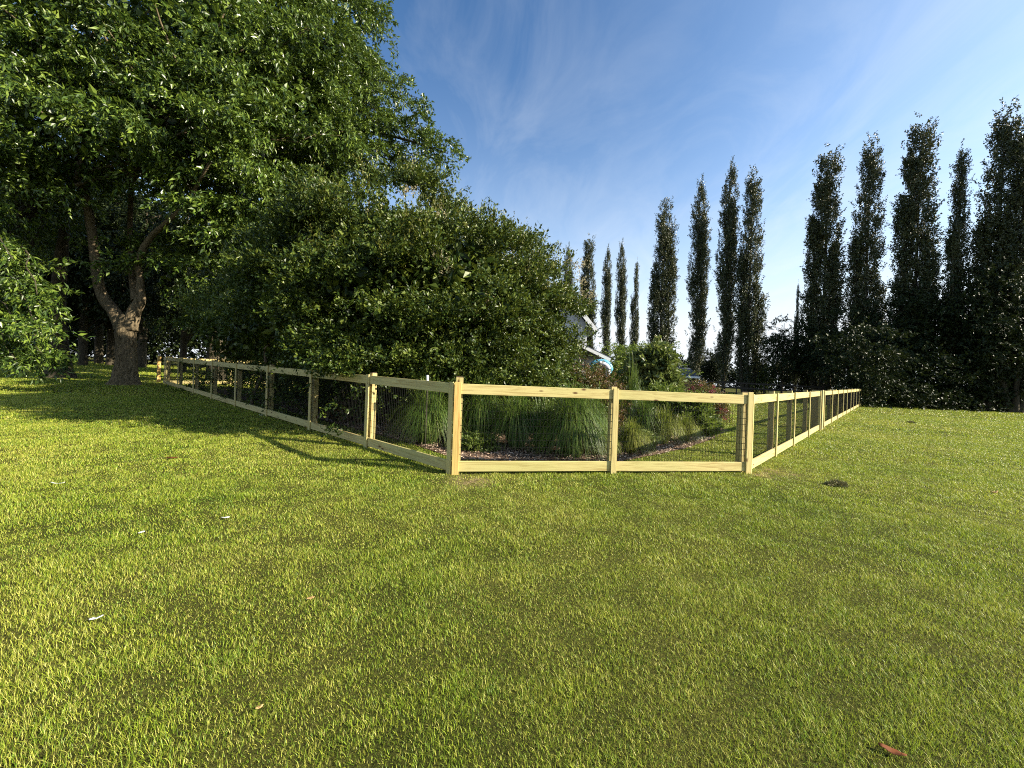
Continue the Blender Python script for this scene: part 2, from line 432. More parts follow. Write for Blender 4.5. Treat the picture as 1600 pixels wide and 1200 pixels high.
def in_poly(x, y, poly):
    ins = np.zeros(len(x), bool); n = len(poly)
    for i in range(n):
        x0, y0 = poly[i]; x1, y1 = poly[(i + 1) % n]
        c = ((y0 > y) != (y1 > y)) & (x < (x1 - x0) * (y - y0) / (y1 - y0 + 1e-12) + x0)
        ins ^= c
    return ins
bed_px = [(330, 612), (440, 640), (560, 672), (640, 693), (716, 719), (800, 721), (880, 721), (960, 723), (1010, 714), (1068, 702), (1112, 687), (1138, 673), (1112, 664), (1092, 652), (1080, 630)]
BED = [tuple(gnd(*p)[:2]) for p in bed_px] + [(3.6, 16.0), (0.0, 17.5), (-7.0, 17.2), (-13.2, 18.6)]
bp = np.array(BED)
bed = link('mulch_bed', mesh_np('mulch_bed', np.column_stack([bp, gz(bp[:, 0], bp[:, 1]) + 0.012]), [np.arange(len(bp))[None]], plain('mulch_soil', (0.13, 0.085, 0.06), 0.95, 0.05, 0.5, 25, 0.03)))
tag(bed, 'brown bark mulch bed inside the fence', 'mulch', kind='structure')
rng = np.random.default_rng(5)
n = 60000
cxy = np.column_stack([rng.uniform(-9, 5.5, n), rng.uniform(5.5, 13, n)])
kp = in_poly(cxy[:, 0], cxy[:, 1], BED) & (rng.uniform(0, 1, n) < np.clip(1.6 - (cxy[:, 1] - 6) / 6, 0.15, 1)); cxy = cxy[kp]
n = len(cxy); P = np.column_stack([cxy, gz(cxy[:, 0], cxy[:, 1]) + 0.012 + rng.uniform(0.003, 0.03, n)])
D = unit(np.column_stack([rng.normal(0, 1, (n, 2)), rng.normal(0, 0.25, n)])); N = unit(np.column_stack([rng.normal(0, 0.4, (n, 2)), np.ones(n)]))
V, Q = leaf_faces(P, D, N, rng.uniform(0.03, 0.09, n), rng.uniform(0.012, 0.035, n))
M['chips'] = leaf_mat('bark_chips', [(0.1, (0.14, 0.09, 0.06)), (0.5, (0.40, 0.29, 0.21)), (0.9, (0.66, 0.54, 0.42))], 0.0, rough=0.8, spec=0.15)
tag(link('bark_chips', mesh_np('bark_chips', V, [Q], M['chips'])), 'loose bark chips over the planting bed', 'mulch', kind='stuff')

# lawn blades: thick near the viewer, coarser tufts far away
def make_blades():
    rng = np.random.default_rng(11)
    out = []
    for (d0, d1, dens, w, h, mx) in ((1.0, 2.0, 19000, 0.0018, 0.034, 1.35), (2.0, 3.2, 14500, 0.0022, 0.034, 1.35), (3.2, 5.0, 9000, 0.0029, 0.036, 1.35), (5.0, 8.0, 5000, 0.0045, 0.039, 1.34),
                              (8.0, 13.0, 1900, 0.0075, 0.045, 1.33), (13.0, 22.0, 600, 0.014, 0.048, 1.32), (22.0, 45.0, 130, 0.032, 0.055, 1.31)):
        a0 = (2 * mx * (d1 + d0) / 2 + 1.6) * (d1 - d0)
        n = int(a0 * dens)
        y = np.sqrt(rng.uniform(d0 ** 2, d1 ** 2, n)); x = rng.uniform(-1, 1, n) * (mx * y + 0.8)
        out.append((x, y, np.full(n, w), np.full(n, h)))
    x, y, w, h = (np.concatenate(c) for c in zip(*out))
    keep = ~in_poly(x, y, BED)
    bare = np.zeros(len(x))
    for (bx, by, r, k) in BARE:
        if k > 1.1: bare = np.maximum(bare, 1 - np.hypot(x - bx, y - by) / r)
    keep &= rng.uniform(0, 1, len(x)) > bare * 0.75
    x, y, w, h = x[keep], y[keep], w[keep], h[keep]
    # uneven height in tufts
    tuft = 0.75 + 0.35 * np.sin(x * 7.3 + np.sin(y * 5.1) * 2) * np.sin(y * 6.7 + np.sin(x * 4.3) * 2)
    n = len(x)
    h = h * tuft * rng.uniform(0.55, 1.35, n); w = w * rng.uniform(0.7, 1.3, n)
    th = rng.uniform(0, 2 * np.pi, n); lean = rng.uniform(0.15, 1.15, n)
    ld = np.column_stack([np.cos(th), np.sin(th)]); sd = np.column_stack([-np.sin(th), np.cos(th)])
    tw = rng.normal(0, 0.5, n); sd = np.column_stack([sd[:, 0] * np.cos(tw) - sd[:, 1] * np.sin(tw), sd[:, 0] * np.sin(tw) + sd[:, 1] * np.cos(tw)])
    b = np.column_stack([x, y, gz(x, y) - 0.004])
    s3 = np.column_stack([sd * w[:, None] * 0.5, np.zeros(n)])
    mid = b + np.column_stack([ld * (h * np.sin(lean) * 0.42)[:, None], h * np.cos(lean * 0.55) * 0.55])
    tip = b + np.column_stack([ld * (h * np.sin(lean) * 1.1)[:, None], h * np.cos(lean * 0.8)])
    V = np.stack([b - s3, b + s3, mid + s3 * 0.8, mid - s3 * 0.8, tip], 1).reshape(-1, 3)
    k = np.arange(n)[:, None] * 5
    return V, [k + np.array([[0, 1, 2, 3]]), k + np.array([[3, 2, 4]])]
V, FF = make_blades()
tag(link('grass', mesh_np('grass', V, FF, blade_mat())), 'short mown grass blades covering the lawn', 'grass', kind='stuff')

# ------------------------------------------------------------------ fence
frng = np.random.default_rng(21)
def on_line(px, py, p0, d):
    """point of the ground line p0 + t d seen in direction px"""
    r = ray(px, py); k = r[0] / r[1]
    t = (k * p0[1] - p0[0]) / (d[0] - k * d[1])
    p = np.asarray(p0) + t * np.asarray(d); return np.array((p[0], p[1], gz(p[0], p[1])))
cL = gnd(705, 741.5); cR = gnd(1170, 739.5)
LD = np.array((-0.760, 0.650)); RD = np.array((0.685, 0.7285))
Lst = [cL] + [on_line(px, py, cL[:2], LD) for px, py in ((572, 699), (483.6, 674.5), (416.2, 652), (367.4, 636.6), (330.3, 624.4), (302, 615.6), (277.8, 607.7), (259, 600))]
Rst = [cR] + [on_line(px, py, cR[:2], RD) for px, py in ((1211, 712), (1239, 695), (1262.8, 679.5), (1280, 667.5), (1286.5, 662), (1299, 656), (1308, 650), (1316.7, 646), (1322.6, 641), (1328.6, 639), (1333, 636.5), (1337.5, 634), (1341.5, 632), (1345, 630), (1347.8, 628.5))]
Fst = [cL, gnd(957.5, 740), cR]
Z = np.array((0, 0, 1.0))
RT, RH, PT = 0.038, 0.145, 1.26              # rail thickness, height, top of rails
fence = thing('wooden_fence', cL, 'new pale pine post and rail fence with dark wire mesh cornering on the lawn', 'fence')
FO = cL
def panel(a, b, out, inset_a=0.0, inset_b=0.0):
    """rails and mesh between two strips; out = unit normal to the outside"""
    a = np.asarray(a, float); b = np.asarray(b, float)
    e = b - a; ln = np.linalg.norm(e); e = e / ln
    a2 = a + e * inset_a; ln2 = ln - inset_a - inset_b
    o3 = np.array((out[0], out[1], 0.0)); up = unit(np.cross(e, np.cross(Z, e)))
    for nm, z0 in (('top_rail', PT - RH), ('bottom_rail', 0.035)):
        s = Boxes(frng); s.add(a2 + Z * (z0 + frng.uniform(-.004, .004)) - o3 * RT, e, o3, up, ln2 - 0.004, RT, RH)
        s.build(nm, M['pine'], fence, FO, 0.004)
    w = Boxes(frng); wd = 0.0029
    k = int(ln2 / 0.0508)
    for i in range(k + 1):
        w.add(a2 + e * (i * 0.0508 + 0.01) + Z * 0.045 - o3 * (RT + 0.0034), e, o3, up, wd, wd, PT - 0.055)
    for j in range(12):
        w.add(a2 + Z * (0.07 + j * 0.1016) - o3 * (RT + 0.0069), e, o3, up, ln2, wd, wd)
    w.build('wire_mesh', M['wire'], fence, FO)
def strip(p, e, out, w=0.089, t=0.024, top=PT + 0.02, mat='pine', bottom=-0.05, off=0.002):
    e3 = np.array((e[0], e[1], 0.0)); o3 = np.array((out[0], out[1], 0.0)); p = np.asarray(p, float)
    Boxes(frng).add(p - e3 * w / 2 + o3 * off + Z * bottom, Z, e3, o3, top - bottom, w, t).build('facing_board', M[mat], fence, FO, 0.003)
def post(p, e, out, w=0.092, top=PT + 0.045, mat='pine_post', back=RT + 0.009, dx=0.0, cap=True):
    e3 = np.array((e[0], e[1], 0.0)); o3 = np.array((out[0], out[1], 0.0)); p = np.asarray(p, float)
    q0 = p - e3 * (w / 2 - dx) - o3 * (back + w)
    po = Boxes(frng).add(q0 - Z * 0.1, Z, e3, o3, top + 0.1, w, w).build('post', M[mat], fence, FO, 0.004)
    if cap:
        c = Boxes(frng).add(q0 + Z * (top + 0.001) + e3 * 0.002 + o3 * 0.002, e3, o3, Z, w - 0.004, w - 0.004, 0.012)
        c.build('post_cap', M['post_top'], po, FO, 0.003)
def run(pts, skip=()):
    for i in range(len(pts) - 1):
        a, b = pts[i], pts[i + 1]
        e = unit((b - a)[:2]); out = np.array((e[1], -e[0]))
        yield i, a, b, e, out
# left run goes away from the corner, so its outside is on the other hand
nL = np.array((-LD[1], -LD[0])) ; nL = unit(np.array((LD[1] * -1, LD[0])))
if nL @ (-cL[:2]) < 0: nL = -nL
nR = unit(np.array((RD[1], -RD[0])))
FD = unit((cR - cL)[:2]); nF = np.array((FD[1], -FD[0]))
for i in range(len(Lst) - 1): panel(Lst[i], Lst[i + 1], nL, 0.03 if i == 0 else 0.001, 0.001)
for i in range(len(Fst) - 1): panel(Fst[i], Fst[i + 1], nF, 0.03 if i == 0 else 0.001, 0.05 if i else 0.001)
for i in range(len(Rst) - 1):
    if i == 4: continue
    panel(Rst[i], Rst[i + 1], nR, 0.05 if i == 0 else 0.001, 0.001)
for i, p in enumerate(Lst):
    if i == 0: continue
    strip(p, LD, nL); post(p, LD, nL)
strip(Fst[1], FD, nF); post(Fst[1], FD, nF)
for i, p in enumerate(Rst):
    if i == 0: continue
    strip(p, RD, nR, w=0.07)
    if i not in (4, 5): post(p, RD, nR)
mid = (Rst[4] + Rst[5]) / 2; post(mid, RD, nR, w=0.30, back=-0.03, top=PT + 0.03)
# corner posts
strip(cL + np.r_[LD, 0] * 0.044, LD, nL, w=0.085, mat='pine')
strip(cL + np.r_[FD, 0] * 0.049, FD, nF, w=0.095, mat='pine_warm')
post(cL + np.r_[FD, 0] * 0.075, FD, nF, top=PT + 0.085, w=0.1)
strip(cR - np.r_[FD, 0] * 0.03, FD, nF, w=0.092, top=PT + 0.05)
strip(cR + np.r_[RD, 0] * 0.065, RD, nR, w=0.05)
post(cR - np.r_[FD, 0] * 0.075, FD, nF, top=PT + 0.04, w=0.11)
# far left end: corner and gate posts, back run turning away behind the trees
endL = Lst[-1]
for k, (dd, mt_) in enumerate(((0.75, 'pine_post'), )):
    post(endL + np.r_[LD, 0] * dd, LD, nL, w=0.14, mat=mt_, top=PT + 0.02)
gp = at(243, 590, endL[1] + 1.3); gp[2] = gz(gp[0], gp[1]) ; post(gp, LD, nL, w=0.13, mat='pine_warm', top=PT + 0.02)
panel(endL, endL + np.r_[LD, 0] * 0.70 + Z * (gz(*(endL[:2] + LD * 0.7)) - endL[2]), nL)
bd = unit(np.array((0.70, 0.714)))
b0 = endL + np.r_[bd * 0.15 + LD * 0.3, 0]
bpts = []
for k in range(4):
    q_ = b0[:2] + bd * 2.4 * k; bpts.append(np.array((q_[0], q_[1], gz(q_[0], q_[1]))))
nB = unit(np.array((bd[1], -bd[0])))
for k in range(3):
    panel(bpts[k], bpts[k + 1], nB); post(bpts[k + 1], bd, nB); strip(bpts[k + 1], bd, nB)

# ------------------------------------------------------------------ trees
def crown_pts(rng, ells, n_clump, inner=0.25, lo=0.72, hi=1.05):
    """clump centres and outward directions over a union of ellipsoids (c, r)"""
    vol = np.array([np.prod(r) ** (2 / 3) for c, r in ells]); cnt = rng.multinomial(n_clump, vol / vol.sum())
    C, O = [], []
    for (c, r), k in zip(ells, cnt):
        d = rnd_dir(rng, k); rr = np.where(rng.uniform(0, 1, k) < inner, rng.uniform(0.25, 0.7, k), rng.uniform(lo, hi, k))
        C.append(np.asarray(c) + d * np.asarray(r) * rr[:, None]); O.append(unit(d / np.asarray(r)))
    return np.concatenate(C), np.concatenate(O)
def clump_leaves(rng, C, O, clump_r, n_spray, spray_len, n_leaf, leafL, leafW, flat=0.45, droop=0.35, hang=0.5, up=0.6, outw=0.7, lift=0.1, spread=0.8, jit=0.05):
    k = len(C)
    sz = rng.uniform(0.6, 1.35, (k, 1, 1))
    off = rng.normal(0, 1, (k, n_spray, 3)) * np.array((1, 1, flat)) * clump_r * sz * 0.6
    # pads slope down to the outside
    off[..., 2] -= 0.35 * (off * O[:, None]).sum(-1)
    st = (C[:, None] + off).reshape(-1, 3)
    d = unit(np.repeat(O, n_spray, 0) * outw + rng.normal(0, 0.55, (k * n_spray, 3)) + np.array((0, 0, lift)))
    return sprays(rng, st, d, spray_len, n_leaf, leafL, leafW, droop, spread, up, hang, jit)
def filler(rng, ells, n, leafL, leafW, lo=0.0, hi=0.75):
    """plain leaves through the inside of a crown"""
    vol = np.array([np.prod(r) for c, r in ells]); cnt = rng.multinomial(n, vol / vol.sum()); P = []
    for (c, r), k in zip(ells, cnt): P.append(np.asarray(c) + rnd_dir(rng, k) * np.asarray(r) * (lo + (hi - lo) * np.cbrt(rng.uniform(0, 1, (k, 1)))))
    P = np.concatenate(P); D = unit(rng.normal(0, 1, P.shape)); N = rnd_dir(rng, len(P))
    return P, D, N, leafL * rng.uniform(0.7, 1.3, len(P)), leafW * rng.uniform(0.7, 1.3, len(P))
def leaves_mesh(name, sets, mat, org):
    P, D, N, L, W = (np.concatenate(c) for c in zip(*sets))
    V, Q = leaf_faces(P, D, N, L, W)
    return mesh_np(name, V - np.asarray(org), [Q], mat)
def limb_to(rng, T, a, b, r0, r1, sag=0.0, n=9, wob=0.15, sides=6):
    a, b = np.asarray(a, float), np.asarray(b, float); t = np.linspace(0, 1, n)[:, None]
    p = a + (b - a) * t + rng.normal(0, wob, (n, 3)) * (t * (1 - t) * 4) * np.linalg.norm(b - a) * 0.12
    p[:, 2] += sag * np.sin(t[:, 0] * np.pi)
    T.add(p, r0 + (r1 - r0) * t[:, 0] ** 0.7, sides)

# --- the big forked maple by the end of the left fence
rng = np.random.default_rng(31)
tb = gnd(195, 601)
maple = thing('maple_tree', tb, 'large maple with a thick sunlit forked trunk beside the end of the left fence run', 'tree')
T = Tubes()
Y = tb[1]
trunk_pts = [tb + (0, 0, -0.2), tb + (0.0, 0, 0.25), tb + (0.03, 0, 0.9), at(197, 545, Y), at(197, 515, Y), at(200, 492, Y)]
def dense(p, r, n, sides, rough, T=T):
    pp = smooth_path(p, n); t = np.linspace(0, len(r) - 1, n); T.add(pp, np.interp(t, np.arange(len(r)), r), sides, rng, rough)
dense(trunk_pts, [0.72, 0.46, 0.36, 0.345, 0.35, 0.24], 30, 22, 0.035)
dense([at(190, 515, Y), at(180, 490, Y), at(160, 462, Y), at(150, 420, Y - .2), at(142, 350, Y - .4), at(125, 270, Y - .6), at(115, 200, Y - 1)], [0.26, 0.24, 0.20, 0.17, 0.16, 0.14, 0.10], 30, 14, 0.03)
dense([at(203, 515, Y), at(209, 488, Y), at(219, 468, Y), at(219, 440, Y - .1), at(216, 410, Y - .2), at(222, 393, Y - .3), at(236, 370, Y - .5), at(255, 352, Y - .8), at(290, 318, Y - 1.2), at(330, 250, Y - 2)], [0.28, 0.25, 0.19, 0.13, 0.11, 0.13, 0.11, 0.095, 0.07, 0.04], 40, 14, 0.04)
dense([at(212, 470, Y + .2), at(206, 430, Y + .5), at(203, 380, Y + .8), at(205, 300, Y + 1), at(210, 180, Y + 1)], [0.16, 0.11, 0.10, 0.09, 0.05], 24, 12, 0.03)
dense([at(127, 275, Y - .6), at(112, 262, Y - .9), at(98, 240, Y - 1.2), at(82, 212, Y - 1.6), at(60, 170, Y - 2)], [0.15, 0.12, 0.10, 0.08, 0.04], 16, 10, 0.03)
ellsA = [(at(120, 60, 17), (6.5, 4.5, 5.0)), (at(330, 60, 17.5), (5.5, 4.5, 5.5)), (at(180, 210, 15), (4.2, 3.0, 2.0)), (at(30, 150, 15), (4.0, 3.0, 3.0)), (at(330, 230, 17), (4.0, 3.0, 2.6)), (at(430, 170, 18.5), (3.6, 3.2, 3.4))]
C, O = crown_pts(rng, ellsA, 230, 0.08, 0.72, 1.05)
for c in C[rng.choice(len(C), 55, replace=False)]:
    a = at(rng.choice((118, 205, 300)), rng.uniform(180, 300), Y - rng.uniform(0, 1.5)); limb_to(rng, T, a, c, 0.07, 0.015, 0.3)
link('trunk', T.mesh('trunk', M['bark'], tb), maple)
s = [clump_leaves(rng, C, O, 1.0, 34, 0.55, 17, 0.22, 0.085, 0.10, 0.5, 0.55), filler(rng, ellsA, 9000, 0.34, 0.22, 0, 0.55)]
link('crown', leaves_mesh('crown', s, M['maple'], tb), maple)

# --- second maple further left: dark trunk, low drooping boughs at the edge of the view
rng = np.random.default_rng(32)
tb2 = gnd(92, 590)
maple2 = thing('maple_tree', tb2, 'maple with drooping leafy boughs nearly hiding its dark flared trunk, left of the forked maple', 'tree')
T = Tubes()
Y2 = tb2[1]
dense([tb2 + (0, 0, -.2), tb2 + (0, 0, .3), tb2 + (0, 0, 1.2), at(90, 480, Y2), at(96, 400, Y2), at(100, 340, Y2), at(80, 200, Y2)], [0.8, 0.52, 0.34, 0.28, 0.23, 0.18, 0.1], 34, 18, 0.03, T)
ends = []
for (px, py, y, px0, py0) in ((58, 460, 13, 5, 370), (62, 515, 12.6, 0, 420), (72, 560, 13.2, 10, 480), (25, 562, 12.4, -40, 470), (20, 405, 12.6, -60, 330), (-45, 520, 11.8, -100, 400), (-5, 470, 12, -70, 390), (30, 520, 12.5, -40, 440)):
    a, b = at(px0, py0, Y2 - 3), at(px, py, y)
    limb_to(rng, T, at(85, 300, Y2 - 1), a, 0.14, 0.06, 0.4); limb_to(rng, T, a, b, 0.06, 0.012, 0.5)
    for k in range(7):
        t = rng.uniform(0.2, 1.03); ends.append(a + (b - a) * t + rng.normal(0, 1, 3) * (.26, .26, .07))
C = np.array(ends); O = unit(np.column_stack([np.full(len(C), 0.75), np.full(len(C), -0.55), np.full(len(C), -0.35)]) + rng.normal(0, 0.2, (len(C), 3)))
s = [clump_leaves(rng, C, O, 0.55, 14, 0.45, 15, 0.21, 0.075, 0.10, 0.5, 0.6)]
C2, O2 = crown_pts(rng, [(at(-60, 200, 18), (5, 4.5, 5)), (at(-10, 290, 15), (2.0, 2.0, 1.4))], 160, 0.2)
s.append(clump_leaves(rng, C2, O2, 0.9, 20, 0.7, 18, 0.215, 0.085, 0.28, 0.5, 0.55))
link('trunk', T.mesh('trunk', M['bark_dark'], tb2), maple2)
link('crown', leaves_mesh('crown', s, M['maple'], tb2), maple2)

# --- third tall maple behind the big shrub, its bough reaching out into the sky
rng = np.random.default_rng(33)
tb3 = onground(338, 23.5)
maple3 = thing('maple_tree', tb3, 'tall maple behind the round shrub with a bough reaching out into open sky', 'tree')
T = Tubes()
Y3 = tb3[1]
dense([tb3 + (0, 0, -.2), tb3 + (0, 0, .4), at(338, 500, Y3), at(345, 420, Y3), at(360, 280, Y3), at(380, 100, Y3), at(400, -60, Y3)], [0.7, 0.5, 0.42, 0.38, 0.32, 0.22, 0.1], 40, 16, 0.03, T)
dense([at(362, 270, Y3), at(420, 235, Y3 - .5), at(500, 212, Y3 - 1), at(580, 208, Y3 - 1.5), at(640, 220, Y3 - 2), at(700, 240, Y3 - 2.2)], [0.22, 0.18, 0.13, 0.09, 0.06, 0.02], 30, 8, 0.03, T)
dense([at(470, 216, Y3 - 1), at(520, 238, Y3 - 1.4), at(560, 262, Y3 - 1.6), at(620, 280, Y3 - 2)], [0.12, 0.09, 0.06, 0.02], 20, 8, 0.03, T)
dense([at(590, 208, Y3 - 1.5), at(615, 180, Y3 - 1.6), at(628, 135, Y3 - 1.7)], [0.06, 0.04, 0.015], 12, 6, 0.03, T)
ells3 = [(at(400, 40, Y3), (7.0, 5.5, 8.5)), (at(500, 40, Y3), (3.6, 4, 6.0)), (at(420, 200, Y3 - 1), (5.0, 4, 4.0)), (at(410, 365, 18.5), (3.6, 3.0, 3.2)), (at(320, 425, 19.5), (3.2, 2.6, 2.2)), (at(400, 330, Y3), (4.0, 3.5, 3.0)), (at(500, 200, Y3 - 1), (3.6, 3, 3.0))]
C, O = crown_pts(rng, ells3, 300, 0.08, 0.72, 1.05)
be = []
for (px, py, w) in ((600, 235, .9), (640, 250, .9), (665, 225, .7), (690, 245, .5), (712, 242, .3), (650, 195, .6), (625, 150, .45), (628, 130, .25), (660, 165, .35), (605, 175, .7), (590, 205, .9), (570, 240, .7), (615, 272, .5),
                   (560, 180, 1.), (545, 120, 1.), (570, 140, .6), (530, 60, 1.), (560, 80, .5), (565, 40, .6), (580, 15, .5), (550, -10, 1.), (590, 115, .35), (530, 270, .8), (675, 262, .35), (655, 215, .7), (620, 210, .9)):
    for k in range(max(3, int(9 * w))): be.append(at(px, py, Y3 - 1.8 + rng.normal(0, .7)) + rng.normal(0, 0.42 * w + 0.1, 3))
Cb = np.array(be); Ob = unit(np.array((0.7, -0.4, 0.15)) + rng.normal(0, 0.35, (len(Cb), 3)))
for c in Cb[::3]: limb_to(rng, T, at(520, 214, Y3 - 1.1) if c[2] < 14 else at(440, 120, Y3 - .5), c, 0.04, 0.01, 0.2)
for c in C[::12]: limb_to(rng, T, at(360, 250, Y3) if c[2] < 14 else at(380, 60, Y3), c, 0.07, 0.015, 0.3)
link('trunk', T.mesh('trunk', M['bark_dark'], tb3), maple3)
s = [clump_leaves(rng, C, O, 1.05, 34, 0.6, 17, 0.23, 0.095, 0.14, 0.5, 0.55), filler(rng, ells3, 11000, 0.36, 0.24, 0, 0.6), clump_leaves(rng, Cb, Ob, 0.42, 9, 0.42, 14, 0.19, 0.085, 0.5, 0.4, 0.5)]
link('crown', leaves_mesh('crown', s, M['maple'], tb3), maple3)

# --- the big round crape-myrtle-like shrub inside the fence
rng = np.random.default_rng(34)
sb = onground(660, 11.0)
shrub = thing('flowering_shrub', sb, 'huge rounded dark green shrub with pale blossoms, inside the fence corner', 'shrub')
YS = sb[1]
cm = at(690, 462, YS + .2)
ellsS = [(at(632, 485, YS + .6), (2.75, 4.1, 3.2)), (at(735, 498, YS), (2.25, 3.2, 2.4)), (at(560, 490, YS + .4), (2.3, 3.4, 2.55)), (at(485, 480, YS + 1.6), (2.0, 2.3, 2.3)), (at(822, 518, YS + .2), (1.2, 1.9, 1.72)), (at(425, 498, YS + 2.4), (1.6, 1.8, 1.6)), (at(378, 515, YS + 5.2), (1.8, 1.8, 1.6)), (at(500, 470, YS + 4.2), (2.8, 2.0, 3.0))]
C, O = crown_pts(rng, ellsS, 700, 0.02, 0.90, 1.02)
gl = gz(C[:, 0], C[:, 1]); so = (C[:, :2] - cL[:2]) @ nL; kp = (C[:, 2] > gl + np.where((so < -1.4) & (C[:, 0] < -3.5), 0.35, 0.75)) & ~((so > -1.1) & (C[:, 2] < gl + 2.5)) & (so < 0.9)
C, O = C[kp], O[kp]
# over-fence skirt and low right skirt
sk = []
for (px, py, y, sp) in ((520, 535, 8.3, .2), (550, 530, 8.2, .25), (580, 570, 8.1, .3), (640, 575, 8.3, .35), (690, 570, 8.6, .35), (750, 575, 8.8, .35), (810, 575, 9.2, .3), (880, 535, 10.4, .12), (720, 620, 9.3, .35), (770, 625, 9.4, .35), (830, 625, 9.5, .35), (880, 630, 9.6, .25), (745, 600, 9.3, .3), (690, 625, 9.0, .3), (430, 592, 12, .4), (400, 592, 13, .4), (365, 590, 14.5, .4), (330, 582, 17, .4), (450, 605, 11, .3), (480, 610, 10.5, .3), (540, 600, 10.5, .4), (590, 610, 10, .4), (660, 590, 8.6, .25), (830, 590, 9, .3)):
    for k in range(7): sk.append(at(px, py, y) + rng.normal(0, sp, 3))
Ck = np.array(sk); Ok = unit(np.array((0, -0.8, 0.2)) + rng.normal(0, 0.4, (len(Ck), 3)))
Co = np.array([at(px, py, 7.55) for px, py in ((508, 566), (520, 562), (533, 570), (546, 574), (556, 572), (566, 566), (540, 560), (526, 574))]); Oo = unit(np.array((-0.3, -0.8, 0.0)) + rng.normal(0, 0.3, (len(Co), 3)))
s = [clump_leaves(rng, C, O, 0.52, 38, 0.34, 22, 0.085, 0.044, 0.22, -0.04, -0.15, 0.5, 0.8, 0.34, 0.7, 0.03), filler(rng, [(c, np.array(r) * (1, 1, 0.9)) for c, r in ellsS], 52000, 0.2, 0.13, 0.3, 0.86),
     clump_leaves(rng, Co, Oo, 0.24, 12, 0.30, 18, 0.08, 0.044, 0.4, 0.1, 0.0, 0.5, 0.7, 0.1, 0.75, 0.03),
     clump_leaves(rng, Ck, Ok, 0.5, 16, 0.45, 22, 0.078, 0.044, 0.5, 0.1, 0.0, 0.5, 0.7, 0.2, 0.75, 0.03)]
link('crown', leaves_mesh('crown', s, M['myrtle'], sb), shrub)
# long paler shoots standing out of the crown
top = O[:, 2] > 0.12; right = C[:, 0] > -4.5
Ct, Ot = C[top & right], O[top & right]
sel = rng.choice(len(Ct), min(320, len(Ct)), replace=False)
s = [clump_leaves(rng, Ct[sel] + Ot[sel] * 0.08, Ot[sel], 0.45, 5, 0.42, 20, 0.055, 0.026, 0.5, -0.15, -0.45, 0.3, 0.55, 0.75, 0.5, 0.02)]
link('new_shoots', leaves_mesh('new_shoots', s, M['myrtle_tip'], sb), shrub)['label'] = 'paler upright young shoots'
Tm = Tubes()
for k in range(11):
    a = sb + np.array((rng.normal(0, 0.35), rng.normal(0, 0.35), -0.05)); b = at(rng.uniform(480, 820), rng.uniform(380, 500), YS + rng.normal(0, 1.2))
    limb_to(rng, Tm, a, b, 0.075, 0.02, 0.5, 12)
for k in range(5):
    a = onground(440, YS + 1.5) + np.array((rng.normal(0, 0.3), rng.normal(0, 0.3), -0.05)); limb_to(rng, Tm, a, at(rng.uniform(390, 500), rng.uniform(460, 520), YS + 1.2), 0.06, 0.02, 0.3, 10)
link('stems', Tm.mesh('stems', M['stem'], sb), shrub)
bl = []
for (px, py) in ((797, 414), (822, 425), (838, 436), (872, 478), (905, 420), (912, 445), (918, 462), (765, 470), (782, 483), (740, 495), (760, 476), (850, 455), (690, 410), (700, 425), (898, 415), (915, 475), (640, 300), (585, 320), (798, 465), (735, 570), (690, 345)):
    for k in range(3):
        y = YS - 2.6 + abs(px - 680) / 260.0 * 2.2; bl.append(at(px + rng.normal(0, 4), py + rng.normal(0, 4), y))
Cb = np.array(bl); Ob = unit(np.array((0.1, -0.7, 0.6)) + rng.normal(0, 0.3, (len(Cb), 3)))
s = [clump_leaves(rng, Cb, Ob, 0.12, 3, 0.16, 14, 0.035, 0.03, 1.0, 0, 0, 0.3, 0.6, 0.4, 1.0, 0.02)]
link('blossoms', leaves_mesh('blossoms', s, M['white_fl'], sb), shrub)

# --- Lombardy poplars
def poplar_template(seed, spires, sparse=1.0):
    """unit template 20 m tall; spires = (x, y, top, radius, bottom)"""
    rng = np.random.default_rng(seed); sets = []; T = Tubes()
    for (x, y, top, rad, bot) in spires:
        nb = int(135 * sparse * (top - bot) / 16)
        z = bot + (top - bot) * rng.uniform(0, 1, nb) ** 0.9
        fr = (z - bot) / (top - bot)
        prof = rad * np.clip(1.12 - 0.62 * fr ** 4, 0.2, 1) * np.clip(0.45 + fr * 2.5, 0, 1)
        a = rng.uniform(0, 2 * np.pi, nb); rr = prof * np.sqrt(rng.uniform(0.05, 1, nb)) * rng.uniform(0.75, 1.2, nb)
        C = np.column_stack([x + np.cos(a) * rr, y + np.sin(a) * rr, z]); O = unit(np.column_stack([np.cos(a) * 0.22, np.sin(a) * 0.22, np.ones(nb)]))
        k = 9
        off = rng.normal(0, 1, (nb, k, 3)) * np.array((0.17, 0.17, 0.5))
        st = (C[:, None] + off).reshape(-1, 3); d = unit(np.repeat(O, k, 0) + rng.normal(0, 0.22, (nb * k, 3)))
        sets.append(sprays(rng, st, d, 0.6, 20, 0.14, 0.10, 0.05, 0.8, 0.3, 0.2, 0.05))
        p = np.array([(x * 0.3, y * 0.3, 0), (x * 0.7, y * 0.7, bot * 0.6), (x, y, bot + 2), (x * 1.02, y, top * 0.6), (x, y, top - 1)])
        T.add(smooth_path(p, 20), np.interp(np.linspace(0, 1, 20), [0, 0.3, 1], [0.30 if bot < 3 else 0.15, 0.2 if bot < 3 else 0.1, 0.02]), 8, rng, 0.03)
        for c in C[::4]:
            limb_to(rng, T, (x, y, max(0.4, c[2] - rng.uniform(1.2, 2.6))), c, 0.05, 0.012, 0, 6)
    return leaves_mesh('crown', sets, M['poplar'], (0, 0, 0)), T.mesh('trunk', M['bark_dark'])
